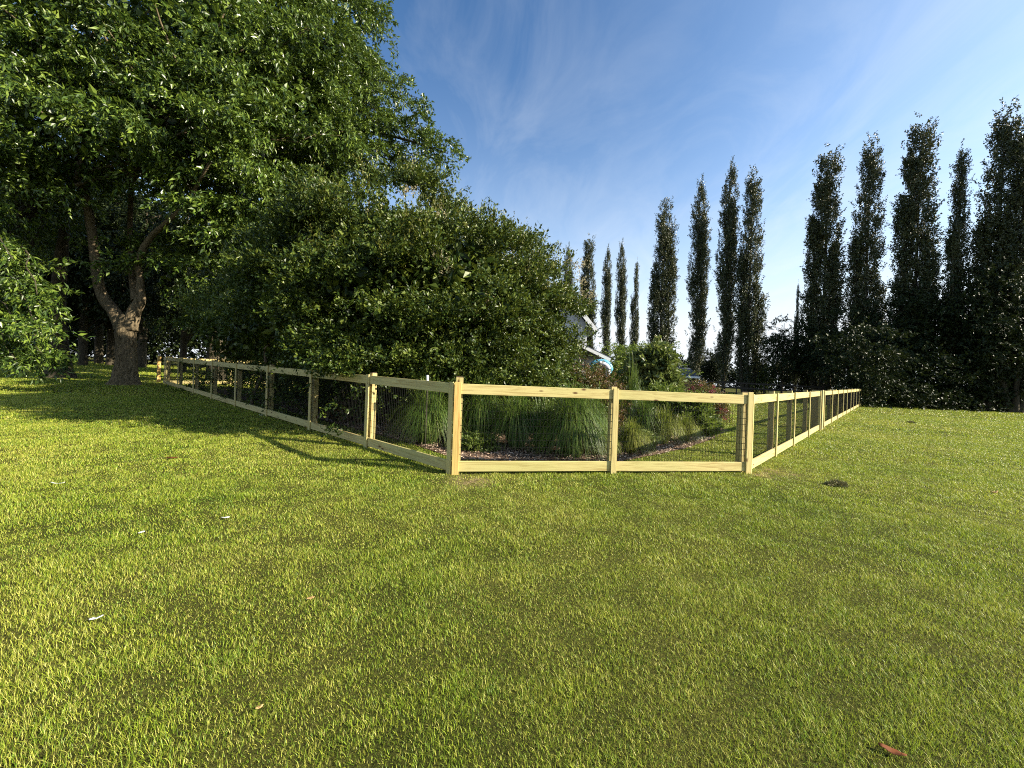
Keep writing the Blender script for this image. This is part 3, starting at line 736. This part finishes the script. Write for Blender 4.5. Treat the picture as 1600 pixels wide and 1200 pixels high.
temps = [poplar_template(41, [(0, 0, 20, 1.0, 1.0), (-0.75, 0.2, 15.5, 0.55, 2.5), (0.55, -0.3, 12, 0.5, 2)]),
         poplar_template(42, [(0, 0, 20, 0.85, 0.8), (0.45, 0.2, 16.5, 0.55, 3)]),
         poplar_template(43, [(0, 0, 20, 0.95, 1.2), (-0.7, 0.1, 13, 0.55, 2.0), (0.8, 0.2, 9.5, 0.6, 2.0)]),
         poplar_template(44, [(0, 0, 20, 0.55, 1.0), (-0.75, 0, 14.5, 0.5, 2), (0.55, 0.3, 12.0, 0.45, 3)], 0.75),
         poplar_template(45, [(0, 0, 20, 0.9, 1.0), (0.85, 0.2, 17.6, 0.65, 1.5), (-0.8, 0.2, 12.2, 0.5, 2)])]
PL = np.array((39.5, 31.5)); PD = np.array((-28.8, 25.0))
poplars = [ # px of base, px and py of top, width factor, template, label
 (884, 887, 381, 1.0, 1, 'farthest poplar, its tip just showing over the right shoulder of the round shrub'),
 (916, 921, 368, 1.15, 0, 'wide far poplar rising directly above the white gable corner of the house'),
 (944, 949, 383, 0.85, 1, 'slim far poplar just right of the one above the house gable'),
 (967, 971, 375, 0.85, 1, 'slim far poplar above the hanging blue ornament, second right of the house gable'),
 (990, 995, 405, 0.75, 3, 'short thin see-through poplar just left of the broad stepped poplar'),
 (1030, 1039, 305, 1.15, 4, 'broad poplar with a stepped left shoulder, standing behind the pale leafy small tree'),
 (1086, 1094, 277, 1.0, 1, 'smooth narrow poplar alone above the dark roofed shed'),
 (1130, 1141, 249, 0.95, 1, 'taller and left one of the close pair of poplars beside the shed poplar'),
 (1167, 1177, 264, 1.1, 2, 'shorter and right one of the close pair of poplars, with a low side spire'),
 (1243, 1247, 440, 0.45, 3, 'tiny thin poplar spire left of the two-spired poplar'),
 (1283, 1296, 229, 1.25, 0, 'poplar with a lower second spire on its left, first beyond the wide sky gap'),
 (1347, 1362, 214, 1.1, 2, 'thick poplar directly above the far end of the right fence run'),
 (1425, 1440, 183, 1.2, 0, 'tall bulky poplar with a bushy round top, left neighbour of the sparse poplar'),
 (1490, 1503, 224, 0.95, 3, 'sparse thin-topped poplar with bare twigs near its tip'),
 (1545, 1573, 163, 1.2, 2, 'tallest poplar, second from the right edge of the photo'),
 (1588, 1604, 172, 1.15, 4, 'poplar cut by the right edge of the photo'),
]
prng = random.Random(7)
protos = {}
for (bx, tx, ty, wf, ti, lab) in poplars:
    b = on_line(bx, 600, PL, PD); tp = at(tx, ty, b[1]); v = Vector(tp - b); hgt = v.length
    if ti not in protos:
        t = thing('poplar_tree', b, lab, 'poplar', 'row of tall poplars'); link('crown', temps[ti][0], t); link('trunk', temps[ti][1], t); protos[ti] = t
    else:
        t = copy_thing(protos[ti]); t['label'] = lab
    t.location = tuple(b)
    lean = Vector((0, 0, 1)).rotation_difference(v.normalized())
    spin = Matrix.Rotation(prng.uniform(-0.5, 0.5), 4, 'Z')
    t.rotation_mode = 'QUATERNION'; t.rotation_quaternion = lean @ spin.to_quaternion()
    k = hgt / 21.3; t.scale = (k * wf * 0.80, k * wf * 0.80, k)

# --- broadleaf trees: three templates, copied
def broad_template(seed, mat, bark, h=12.0, r=4.0, bot=2.0, trunk=0.25, nc=150, leaf=0.26, lean=0.0, low=False):
    rng = np.random.default_rng(seed); T = Tubes(); zc = (h + bot) / 2; rz = (h - bot) / 2
    ells = [((0, 0, zc), (r * 0.8, r * 0.8, rz)), ((r * 0.45, 0.2, zc - rz * 0.25), (r * 0.6, r * 0.6, rz * 0.6)), ((-r * 0.45, -0.2, zc - rz * 0.15), (r * 0.6, r * 0.6, rz * 0.6)), ((0.3, -r * 0.4, zc + rz * 0.1), (r * 0.55, r * 0.55, rz * 0.6))]
    C, O = crown_pts(rng, ells, nc, 0.3)
    C[:, 2] = np.maximum(C[:, 2], bot * 0.6)
    p = smooth_path([(0, 0, -0.2), (0, 0, 0.3), (lean, 0.05, h * 0.3), (lean * 0.6, 0, h * 0.6), (0, 0, h * 0.9)], 24)
    T.add(p, np.interp(np.linspace(0, 1, 24), [0, 0.06, 0.4, 1], [trunk * 1.7, trunk, trunk * 0.75, 0.03]), 12, rng, 0.03)
    for c in C[::3]: limb_to(rng, T, (0, 0, min(h * 0.8, max(bot * 0.8, c[2] - rng.uniform(0.5, 2.5)))), c, trunk * 0.3, 0.015, 0.2, 7)
    s = [clump_leaves(rng, C, O, 0.95, 11, 0.9, 15, leaf, leaf * 0.55, 0.4, 0.35, 0.35)]
    return leaves_mesh('crown', s, mat, (0, 0, 0)), T.mesh('trunk', bark)
btemps = {'wood': broad_template(51, M['shade_toned'], M['bark_dark'], 15, 4.6, 3.0, 0.33, 190),
          'open': broad_template(52, M['shade_toned'], M['bark_dark'], 12, 4.2, 2.0, 0.22, 120, 0.24),
          'dense': broad_template(53, M['shade_toned'], M['bark_dark'], 12, 4.0, 0.8, 0.25, 260, 0.26),
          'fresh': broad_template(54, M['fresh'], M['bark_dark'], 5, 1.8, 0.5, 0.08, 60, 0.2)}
bproto = {}
def broadleaf(kind, px, y, top_py, wf, lab, group, name='broadleaf_tree', cat='tree', rot=0.0, base_px=None):
    b = onground(base_px or px, y); tp = at(px, top_py, y); hgt = tp[2] - b[2]
    if kind not in bproto:
        t = thing(name, b, lab, cat, group); link('crown', btemps[kind][0], t); link('trunk', btemps[kind][1], t); bproto[kind] = t
    else:
        t = copy_thing(bproto[kind]); t.name = name; t['label'] = lab; t['category'] = cat
        if group: t['group'] = group
    t.location = tuple(b); t.rotation_euler = (0, 0, rot)
    k = hgt / {'wood': 15.0, 'open': 12.0, 'dense': 12.0, 'fresh': 5.0}[kind]; t.scale = (k * wf, k * wf, k)
    return t
woods = 'shaded trees behind the maples'
broadleaf('wood', 20, 33, 250, 1.0, 'shaded tree at the left edge of the photo, behind the drooping boughs', woods, rot=.3)
broadleaf('wood', 128, 35, 260, 1.0, 'shaded tree with a sunlit pinkish trunk foot left of the forked maple', woods, rot=1.5)
broadleaf('wood', 153, 41, 270, 1.0, 'slim shaded trunk second left of the forked maple trunk', woods, rot=2.4)
broadleaf('wood', 172, 38, 240, 1.0, 'pale thin trunk tight against the left side of the forked maple', woods, rot=4.0)
broadleaf('wood', 220, 36, 260, 1.0, 'thin lit trunk between the forked maple and the left fence end', woods, rot=5.1)
broadleaf('wood', 285, 32, 300, 0.9, 'shaded tree behind the sunlit rail at the far end of the left fence', woods, rot=.9)
broadleaf('dense', 395, 31, 380, 1.0, 'dense dark tree behind the left lobe of the round shrub', woods, rot=2.0)
broadleaf('wood', 70, 47, 300, 1.2, 'distant tree deep in the shade between the two leftmost trunks', woods, rot=3.3)
right = 'dark trees under the poplars'
broadleaf('open', 1222, 41, 492, 1.0, 'dark spreading tree left of the two-spired poplar, first tree in the dark row', right, rot=.4)
broadleaf('open', 1318, 36, 478, 1.0, 'dark lacy tree between the two-spired poplar and the fence end poplar', right, rot=1.7)
broadleaf('open', 1392, 35, 462, 0.95, 'dark lacy tree filling the gap right of the fence end poplar', right, rot=3.0)
broadleaf('open', 1468, 34, 430, 0.95, 'dark lacy tree left of the sparse poplar with sky showing through', right, rot=4.4)
broadleaf('open', 1530, 33, 405, 0.9, 'tall dark lacy tree between the sparse poplar and the tallest poplar', right, rot=5.5)
broadleaf('dense', 1590, 33, 425, 0.9, 'dense brownish dark tree reaching the ground at the right edge of the photo', right, rot=.5)
broadleaf('dense', 1270, 44, 520, 1.2, 'low dense dark tree behind the foot of the two-spired poplar', right, rot=1.0)
broadleaf('dense', 1112, 58, 545, 1.0, 'small rounded dark tree between the shed poplar and the pair of poplars', right, rot=2.0)
broadleaf('fresh', 1190, 44, 573, 1.0, 'bright yellow-green sapling in front of the pair of poplars', None, 'sapling', 'sapling')
broadleaf('fresh', 975, 30, 538, 1.5, 'yellow-green bushy small tree behind the tall ornamental grass', None, 'small_tree', 'small tree', rot=2)
broadleaf('fresh', 1012, 32, 535, 1.4, 'yellow-green small tree at the foot of the broad stepped poplar', None, 'small_tree', 'small tree', rot=4)

# far woods and the undergrowth in shade-toned leaves below the right-hand trees: nobody could count them
def mass(name, segs, n, leafL, mat, label, seed):
    rng = np.random.default_rng(seed); Cs = []
    for (p0, p1, h, dep, w) in segs:
        k = int(n * w); t = rng.uniform(0, 1, k); P = np.outer(1 - t, p0) + np.outer(t, p1)
        nrm = unit(np.array((-(p1[1] - p0[1]), p1[0] - p0[0])))
        P = P[:, :2] + nrm * rng.uniform(-dep, dep, (k, 1)); hh = h * (0.72 + 0.28 * np.sin(t * 23 + rng.uniform(0, 6)) * np.sin(t * 9.7 + 1)) 
        Cs.append(np.column_stack([P, gz(P[:, 0], P[:, 1]) + hh * rng.uniform(0.02, 1, k)]))
    C = np.concatenate(Cs); O = unit(np.array((0, -0.8, 0.5)) + rng.normal(0, 0.5, (len(C), 3)))
    P_ = clump_leaves(rng, C, O, leafL * 3.2, 9, leafL * 3, 12, leafL, leafL * 0.6, 0.5, 0.2, 0.2)
    tag(link(name, leaves_mesh(name, [P_], mat, (0, 0, 0))), label, 'undergrowth' if 'under' in name else 'woods', kind='stuff')
g2 = lambda px, y: onground(px, y)[:2]
mass('undergrowth', [(np.array(gnd(1350, 631)[:2]) + (1, 1.5), np.array((48, 32.6)), 2.2, 1.0, 0.42), ((24.5, 30.0), (52, 37), 6.0, 2.0, 0.58)], 820, 0.22, M['shade_toned'], 'dark shaded undergrowth along the far right edge of the lawn', 61)
mass('far_woods', [(g2(860, 88), g2(1340, 66), 6.5, 4, 0.4), (g2(-60, 52), g2(420, 46), 9.0, 3, 0.35), ((47, 31.5), (78, 37), 15.0, 3, 0.35)], 900, 0.45, M['shade_toned'], 'distant dark belt of trees closing the view, with unseen woods added off right for shade', 62)  # last stretch is out of view, added to shade the right-hand undergrowth

# ------------------------------------------------------------------ plants in the bed
def fountain(px, py, hgt, spread, nb, mat, label, seed, w=0.011, group='ornamental grasses in the bed', name='ornamental_grass', cat='ornamental grass'):
    rng = np.random.default_rng(seed); b = gnd(px, py)
    t = thing(name, b, label, cat, group)
    n = int(nb * 2.2); a = rng.uniform(0, 2 * np.pi, n); out = spread * np.sqrt(rng.uniform(0.02, 1, n)); ln = hgt * rng.uniform(0.6, 1.15, n)
    r0 = 0.2 * spread * np.sqrt(rng.uniform(0, 1, n)); a0 = rng.uniform(0, 2 * np.pi, n)
    K = 7; s = np.linspace(0, 1, K)[None, :, None]
    base = np.column_stack([r0 * np.cos(a0), r0 * np.sin(a0), np.zeros(n)])[:, None]
    dirh = np.column_stack([np.cos(a), np.sin(a), np.zeros(n)])[:, None]
    fall = np.clip(out / spread, 0, 1)
    zz = ln[:, None, None] * (2.0 * s - (0.85 + 1.1 * fall[:, None, None] ** 1.5) * s ** 2) * 1.12
    P = base + dirh * out[:, None, None] * (s ** 1.15) + np.array((0, 0, 1)) * zz
    P[..., 2] = np.maximum(P[..., 2], 0.02)
    sd = np.column_stack([-np.sin(a), np.cos(a), np.zeros(n)])[:, None]
    wv = (w * rng.uniform(0.7, 1.3, n))[:, None, None] * (1 - 0.9 * s ** 2)
    L_, R2 = P - sd * wv / 2, P + sd * wv / 2
    V = np.stack([L_, R2], 2).reshape(-1, 3)
    i0 = np.arange(n)[:, None] * (2 * K) + np.arange(K - 1)[None] * 2
    Q = np.stack([i0, i0 + 1, i0 + 3, i0 + 2], -1).reshape(-1, 4)
    link('blades', mesh_np('blades', V, [Q], mat), t)
    return t
fountain(667, 694, 1.05, 0.80, 900, M['grassplume'], 'dark fountain grass behind the last panel of the left run, beside the corner post', 71)
fountain(752, 690, 1.15, 0.85, 900, M['grassplume'], 'fountain grass in shade just right of the corner post', 72)
fountain(806, 700, 0.95, 0.75, 900, M['grassplume'], 'mid-size fountain grass with pale straws, left neighbour of the largest clump', 73)
fountain(893, 714, 1.05, 0.78, 1700, M['grassplume'], 'largest green fountain grass, in the middle of the left front panel', 74)
fountain(848, 704, 0.85, 0.65, 700, M['grassplume'], 'green fountain grass tucked between the largest clump and its left neighbour', 171)
fountain(715, 684, 1.0, 0.7, 700, M['grassplume'], 'shaded grass clump directly behind the corner post', 172)
fountain(925, 700, 0.95, 0.6, 700, M['grassplume'], 'grass clump behind the middle front post', 173)
fountain(1035, 694, 0.7, 0.55, 700, M['grassyellow'], 'broad yellow-green clump between the two yellow-green tufts of the right panel', 174)
fountain(938, 712, 0.50, 0.40, 500, M['grassyellow'], 'low yellow-green grass tuft against the middle front post', 75)
fountain(985, 708, 0.55, 0.50, 700, M['grassyellow'], 'bright yellow-green grass tuft in the right front panel near the middle post', 76)
fountain(1068, 690, 0.55, 0.50, 600, M['grassyellow'], 'yellow-green grass tuft at the right tip of the bed', 77)
fountain(985, 672, 1.65, 0.42, 260, M['grassplume'], 'tall upright ornamental grass rising above the rail right of the middle post', 78, 0.011)
fountain(1005, 690, 0.9, 0.6, 700, M['grassplume'], 'green grass clump below the tall one in the right front panel', 79)
def leafy(px, py, w, h, n, mat, label, seed, name, cat, leafL=0.1, leafW=0.035, group=None, depth=None, flowers=None, base=0.05, stem=True, flmat='rose', shoot=0.35, hang=0.2):
    rng = np.random.default_rng(seed); b = gnd(px, py)
    t = thing(name, b, label, cat, group); T = Tubes()
    n = int(n * 2.2); d = rnd_dir(rng, n); d[:, 2] = np.abs(d[:, 2]); C = d * np.array((w, depth or w, h - base)) * rng.uniform(0.45, 1.0, (n, 1)) + np.array((0, 0, base))
    O = unit(d + np.array((0, 0, 0.3)))
    s = [clump_leaves(rng, C, O, 0.2 * (w + 0.2), 9, shoot, 14, leafL, leafW, 0.7, 0.15, hang, 0.4, 0.6, 0.4, 0.7, 0.02)]
    link('foliage', leaves_mesh('foliage', s, mat, (0, 0, 0)), t)
    for c in C[::2]: limb_to(rng, T, (rng.normal(0, 0.05), rng.normal(0, 0.05), -0.03), c, 0.012 + 0.008 * h, 0.004, 0.1, 6, sides=5)
    link('stems', T.mesh('stems', M['stem']), t)
    if flowers:
        k = rng.choice(n, flowers, replace=n < flowers); Cf = C[k] * 1.08 + O[k] * 0.05
        link('flowers', leaves_mesh('flowers', [clump_leaves(rng, Cf, O[k], 0.05, 4, 0.09, 8, 0.045, 0.04, 1, 0, 0, 0.3, 0.6, 0.4, 1.0, 0.02)], M[flmat], (0, 0, 0)), t)
    return t
leafy(800, 672, 0.65, 1.35, 60, M['roseleaf'], 'dusky rose bush with dull red flowers behind the grasses in the left front panel', 81, 'rose_bush', 'rose bush', 0.055, 0.035, flowers=22)
leafy(915, 668, 1.0, 1.5, 120, M['roseleaf'], 'reddish-leaved shrub just left of the middle front post, below the blue ornament', 82, 'red_leaved_shrub', 'shrub', 0.06, 0.035, flowers=12)
leafy(1090, 655, 0.85, 1.22, 110, M['roseleaf'], 'pink-red rose bush at the right end of the bed, in front of the shed', 83, 'rose_bush', 'rose bush', 0.055, 0.035, flowers=130)
leafy(1038, 672, 0.6, 1.1, 90, M['fresh'], 'leafy perennial with narrow glossy leaves in the right front panel', 84, 'leafy_perennial', 'perennial', 0.16, 0.04, shoot=0.3, hang=0.5)
leafy(1080, 678, 0.45, 0.9, 60, M['fresh'], 'leafy perennial with lance leaves below the pink-red roses', 85, 'leafy_perennial', 'perennial', 0.15, 0.04, shoot=0.28, hang=0.5)
leafy(1018, 640, 1.0, 2.7, 52, M['fig'], 'small tree with broad pale leaves rising above the right front panel', 86, 'small_tree', 'small tree', 0.26, 0.14, shoot=0.5, base=0.6, hang=0.35)
leafy(742, 702, 0.34, 0.18, 40, M['fresh'], 'low green ground-hugging plant on the mulch right of the corner post', 87, 'low_plant', 'plant', 0.06, 0.035, shoot=0.1)
leafy(656, 672, 0.14, 0.38, 14, M['fig'], 'small upright plant with pale leaves on the mulch left of the corner post', 88, 'young_plant', 'plant', 0.08, 0.04, shoot=0.14)
leafy(1008, 704, 0.16, 0.35, 16, M['fig'], 'small pale plant by the mulch shadow in the right front panel', 89, 'young_plant', 'plant', 0.07, 0.03, shoot=0.14)
leafy(528, 660, 0.16, 0.42, 14, M['roseleaf'], 'small plant with white flowers in the shade under the round shrub', 90, 'white_flowered_plant', 'plant', 0.06, 0.03, flowers=6, flmat='white_fl', shoot=0.15)

# ------------------------------------------------------------------ house, ornament, shed, far rail fence
hrng = np.random.default_rng(91)
def prism(poly, y0, y1, name, mat, parent, org):
    """polygon in the x-z plane extruded in y"""
    p = np.asarray(poly, float); n = len(p)
    V = np.concatenate([np.column_stack([p[:, 0], np.full(n, y0), p[:, 1]]), np.column_stack([p[:, 0], np.full(n, y1), p[:, 1]])])
    me = bpy.data.meshes.new(name)
    fs = [list(range(n)), list(range(2 * n - 1, n - 1, -1))] + [[(i + 1) % n, i, i + n, (i + 1) % n + n] for i in range(n)]
    me.from_pydata([tuple(v) for v in V - np.asarray(org)], [], fs); me.update(); me.materials.append(mat)
    return link(name, me, parent)
HY = 19.0
eav = at(933, 518, HY); rid = at(872, 441, HY)
hb = np.array((rid[0], HY + 0.45, gz(rid[0], HY)))
house = thing('house', hb, 'white-trimmed house with pale gable and lower porch roof, mostly hidden behind the round shrub', 'house')
hw = eav[0] - rid[0]; slope = (rid[2] - eav[2]) / hw
zg = hb[2] - 0.1; wx = hw * 0.80
wl = [(rid[0] - wx, zg), (rid[0] + wx, zg), (rid[0] + wx, rid[2] - slope * wx - 0.08), (rid[0], rid[2] - 0.08), (rid[0] - wx, rid[2] - slope * wx - 0.08)]
prism(wl, HY + 0.5, HY + 9, 'wall', M['siding'], house, hb)
for k in range(18):
    z = zg + 0.3 + k * 0.2
    half = min(wx, (rid[2] - 0.2 - z) / slope) - 0.04
    if half > 0.2: pass
for sgn in (1, -1):
    a = np.array((rid[0], rid[2])); b = np.array((rid[0] + sgn * hw, eav[2])); nrm = unit(np.array((-(b - a)[1], (b - a)[0]))) * sgn
    rf = prism([a, b, b + nrm * 0.10, a + nrm * 0.10], HY + 0.03, HY + 9.3, 'roof', M['shingle'], house, hb)
    prism([a - nrm * 0.10, b - nrm * 0.10, b + nrm * 0.09, a + nrm * 0.09], HY, HY + 0.026, 'fascia', M['white'], rf, hb)
# low side wing to the left and porch to the right
xl = at(600, 600, HY + 1)[0]
ztop = hb[2] + 2.7
prism([(xl, zg), (rid[0] - wx - 0.01, zg), (rid[0] - wx - 0.01, ztop), (xl, ztop)], HY + 0.7, HY + 7, 'side_wall', M['white'], house, hb)
prism([(xl - 0.3, ztop + 0.003), (rid[0] - wx - 0.02, ztop + 0.003), (rid[0] - wx - 0.02, ztop + 0.9), (xl + 1.2, ztop + 0.9)], HY + 0.4, HY + 7.3, 'side_roof', M['shingle'], house, hb)
for wx_ in (0.35, 1.9, 3.4):
    x0 = xl + wx_ + 0.3
    fr = Boxes(hrng).add((x0 - .06, HY + 0.655, hb[2] + 0.9), (1, 0, 0), (0, 1, 0), (0, 0, 1), 0.92, 0.04, 1.32).build('window_frame', M['white'], house, hb)
    Boxes(hrng).add((x0, HY + 0.645, hb[2] + 0.96), (1, 0, 0), (0, 1, 0), (0, 0, 1), 0.80, 0.008, 1.2).build('pane', M['glass'], fr, hb)
pa, pb = at(905, 538, HY - 1.5), at(954, 562, HY - 1.5)
a, b = np.array((pa[0], pa[2])), np.array((pb[0], pb[2])); nrm = unit(np.array((-(b - a)[1], (b - a)[0])))
pr = prism([a, b, b + nrm * 0.10, a + nrm * 0.10], HY - 1.47, HY + 4, 'porch_roof', M['shingle'], house, hb)
prism([a - nrm * 0.08, b - nrm * 0.08, b + nrm * 0.05, a + nrm * 0.05], HY - 1.5, HY - 1.474, 'fascia', M['white'], pr, hb)
Boxes(hrng).add((pb[0] - 0.35, HY - 1.40, gz(pb[0], HY) - .05), (0, 0, 1), (1, 0, 0), (0, 1, 0), pb[2] - gz(pb[0], HY) + 0.05, 0.1, 0.1).build('porch_post', M['darkrail'], house, hb)

# hanging pale blue ornament: an arched body tapering to a tail, white underside, eye, on two cords
OY = HY - 1.7
path = smooth_path([at(920, 577, OY), at(927, 567, OY), at(939, 565, OY), at(948, 568, OY), at(953, 575, OY), at(950, 586, OY)], 26)
oc = at(940, 575, OY)
orn = thing('hanging_ornament', oc, 'pale blue and white curved hanging ornament with a dark eye, under the porch roof', 'garden ornament')
rad = np.interp(np.linspace(0, 1, 26), [0, 0.15, 0.55, 0.85, 1], [0.03, 0.08, 0.13, 0.14, 0.05])
v, qd = tube(path, rad, 14); link('body', mesh_np('body', v - oc, [qd], M['paleblue'], smooth=True), orn)
path2 = path[10:] + np.array((-0.08, -0.07, -0.07)); v, qd = tube(path2, rad[10:] * 0.85, 14); link('underside', mesh_np('underside', v - oc, [qd], M['siding'], smooth=True), orn)
ep = at(947, 577, OY - 0.20); th = np.linspace(0, 1, 7)
v, qd = tube(np.array([ep + (0, k * 0.05, 0) for k in th]), 0.032 * np.sqrt(np.clip(1 - (th - .3) ** 2 * 1.9, 0.02, 1)), 10); link('eye', mesh_np('eye', v - oc, [qd], M['black'], smooth=True), orn)
T = Tubes()
for (x0, x1) in ((940.5, 939.5), (943, 946)): T.add(np.array([at(x0, 570, OY), at(x0, 565, OY), at(x1, 560.5, OY)]), [0.012] * 3, 6)
link('cords', T.mesh('cords', M['white'], oc), orn)

# shed beyond the bed
SY = 42.0
s0, s1 = at(1069, 588, SY), at(1094, 589, SY); ge = at(1052, 573, SY)
shb = onground(1078, SY)
shed = thing('garden_shed', shb, 'small brown shed with a dark roof and white eaves beyond the rose bush', 'shed')
zb = shb[2] - 0.05; ez = s0[2]; ew = s1[0] - s0[0]
ridz = ez + 1.0
Boxes(hrng).add((s0[0] + 0.1, SY + 0.3, zb), (1, 0, 0), (0, 1, 0), (0, 0, 1), ew - 0.2, 2.4, ez - zb).build('wall', M['brownwall'], shed, shb)
me = bpy.data.meshes.new('roof')
me.from_pydata([tuple(np.array(p) - shb) for p in ((s0[0], SY, ez), (s1[0], SY, ez), (s1[0] - .5, SY + 1.5, ridz), (s0[0] - .5, SY + 1.5, ridz), (s1[0], SY + 3, ez), (s0[0], SY + 3, ez), (s0[0], SY, ez - .02), (s1[0], SY, ez - .02), (s1[0], SY + 3, ez - .02), (s0[0], SY + 3, ez - .02))], [],
               [(0, 1, 2, 3), (3, 2, 4, 5), (0, 3, 5), (1, 4, 2), (9, 8, 7, 6), (0, 6, 7, 1), (1, 7, 8, 4), (4, 8, 9, 5), (5, 9, 6, 0)]); me.update(); me.materials.append(M['shingle'])
rf = link('roof', me, shed)
Boxes(hrng).add((s0[0] - .02, SY - 0.045, ez - 0.17), (1, 0, 0), (0, 1, 0), (0, 0, 1), ew + .04, 0.04, 0.2).build('fascia', M['white'], rf, shb)
p0 = np.array((s0[0] - .03, SY, ez)); p1 = np.array((s0[0] - .53, SY + 1.5, ridz)); e = unit(p1 - p0)
Boxes(hrng).add(p0, e, unit(np.cross((0, 0, 1), e)), unit(np.cross(e, np.cross((0, 0, 1), e))), np.linalg.norm(p1 - p0), 0.05, 0.16).build('rake_board', M['white'], rf, shb)
Boxes(hrng).add((s0[0] + .75, SY + .27, zb), (1, 0, 0), (0, 1, 0), (0, 0, 1), 0.7, 0.028, 1.5).build('door', M['darkrail'], shed, shb)

# dark rail fence far across the yard
ra, rb = onground(1070, 43), onground(1292, 38)
rfence = thing('rail_fence', ra, 'dark weathered rail fence far across the yard, behind the right fence run', 'fence')
e = unit(rb - ra); ln = np.linalg.norm(rb - ra); oo = unit(np.cross(e, Z))
for nm, z0 in (('rail', 1.12), ('rail', 0.62)):
    Boxes(hrng).add(ra + Z * z0, e, oo, np.cross(oo, e), ln, 0.04, 0.14).build(nm, M['darkrail'], rfence, ra)
for k in range(int(ln / 2.4) + 1):
    Boxes(hrng).add(ra + e * (k * 2.4) - oo * 0.105 - Z * 0.1, Z, e, oo, 1.38, 0.1, 0.1).build('post', M['darkrail'], rfence, ra)

# ------------------------------------------------------------------ small things lying on the lawn
def flake(px, py, L, W, mat, label, cat, name, seed, z=0.016, curl=0.25, rot=0.0):
    rng = np.random.default_rng(seed); b = gnd(px, py + 1); n = 7
    t = np.linspace(0, 1, n); V = []
    for k in t:
        ww = W * math.sin(math.pi * min(max(k * 0.92 + 0.05, 0.05), 0.97)) * rng.uniform(0.8, 1.1)
        for sgn in (-1, 0, 1):
            x, y = (k - 0.5) * L, sgn * ww * 0.5
            V.append((x * math.cos(rot) - y * math.sin(rot), x * math.sin(rot) + y * math.cos(rot), z + curl * L * (k - 0.5) ** 2 * 2 + abs(sgn) * 0.25 * ww + rng.normal(0, 0.002)))
    V = np.array(V); Q = np.array([(i * 3 + j, i * 3 + 3 + j, i * 3 + 4 + j, i * 3 + 1 + j) for i in range(n - 1) for j in (0, 1)])
    o = link(name, mesh_np(name, V, [Q], mat, smooth=True), None, tuple(b))
    sm = o.modifiers.new('thick', 'SOLIDIFY'); sm.thickness = 0.002
    return tag(o, label, cat)
flake(150, 970, 0.055, 0.022, M['white'], 'largest white feather-like scrap on the open lawn, nearest the viewer', 'scrap', 'white_scrap', 101, rot=.9)
flake(352, 811, 0.07, 0.022, M['white'], 'white scrap on the sunny lawn left of the branch shadow', 'scrap', 'white_scrap', 102, rot=.3)
flake(221, 834, 0.045, 0.02, M['white'], 'small white scrap midway along the left lawn', 'scrap', 'white_scrap', 103, rot=1.2)
flake(90, 757, 0.14, 0.02, M['white'], 'long thin pale scrap far out on the left lawn', 'scrap', 'white_scrap', 104, rot=.1)
flake(408, 649, 0.11, 0.06, M['white'], 'white scrap in shade at the foot of the left fence', 'scrap', 'white_scrap', 105, rot=.2)
flake(485, 938, 0.045, 0.026, M['tanleaf'], 'curled tan leaf on the middle of the lawn', 'fallen leaf', 'fallen_leaf', 106, rot=.5)
flake(1394, 1180, 0.085, 0.032, M['deadleaf'], 'rust-brown fallen leaf at the bottom right of the lawn', 'fallen leaf', 'fallen_leaf', 107, rot=-.6)
flake(268, 717, 0.14, 0.06, M['deadleaf'], 'reddish leaf on the lawn near the edge of the shade', 'fallen leaf', 'fallen_leaf', 108, rot=.2)
flake(1553, 771, 0.13, 0.05, M['tanleaf'], 'pale crumpled leaf far right on the lawn', 'fallen leaf', 'fallen_leaf', 109, rot=.1, curl=.5)
flake(405, 1110, 0.03, 0.014, M['tanleaf'], 'small tan leaf low in the left foreground', 'fallen leaf', 'fallen_leaf', 110, rot=.8)
def clod(px, py, w, h, label, seed):
    rng = np.random.default_rng(seed); b = gnd(px, py)
    n = 260; d = rnd_dir(rng, n); d[:, 2] = np.abs(d[:, 2])
    P = d * np.array((w, w * 0.7, h)) * np.cbrt(rng.uniform(0.1, 1, n))[:, None]; D = unit(d + rng.normal(0, .6, (n, 3)))
    V, Q = leaf_faces(P, D, rnd_dir(rng, n), np.full(n, 0.07), np.full(n, 0.012))
    tag(link('grass_clump', mesh_np('grass_clump', V, [Q], M['clod']), None, tuple(b)), label, 'dead grass')
clod(1307, 759, 0.13, 0.045, 'dark clump of dead grass on the lawn right of the fence corner', 111)
clod(1423, 661, 0.15, 0.06, 'small dark clump far out on the right lawn', 112)
# white stake behind the top rail
sp = at(668, 592, 6.9); sg = np.array((sp[0], sp[1], gz(sp[0], sp[1])))
T = Tubes(); T.add(np.array([at(668, 599, 6.9), at(668, 598, 6.9), at(668, 590, 6.9), at(668, 586.5, 6.9), at(668, 586, 6.9)]), [0.018, 0.018, 0.024, 0.022, 0.006], 10)
T2 = Tubes(); T2.add(np.array([sg, at(668, 599, 6.9)]), [0.008, 0.008], 8)
stk = thing('garden_stake', sg, 'slim stake with a white tip just above the rail of the left run', 'stake')
link('tip', T.mesh('tip', M['white'], sg), stk); link('shaft', T2.mesh('shaft', M['darkrail'], sg), stk)
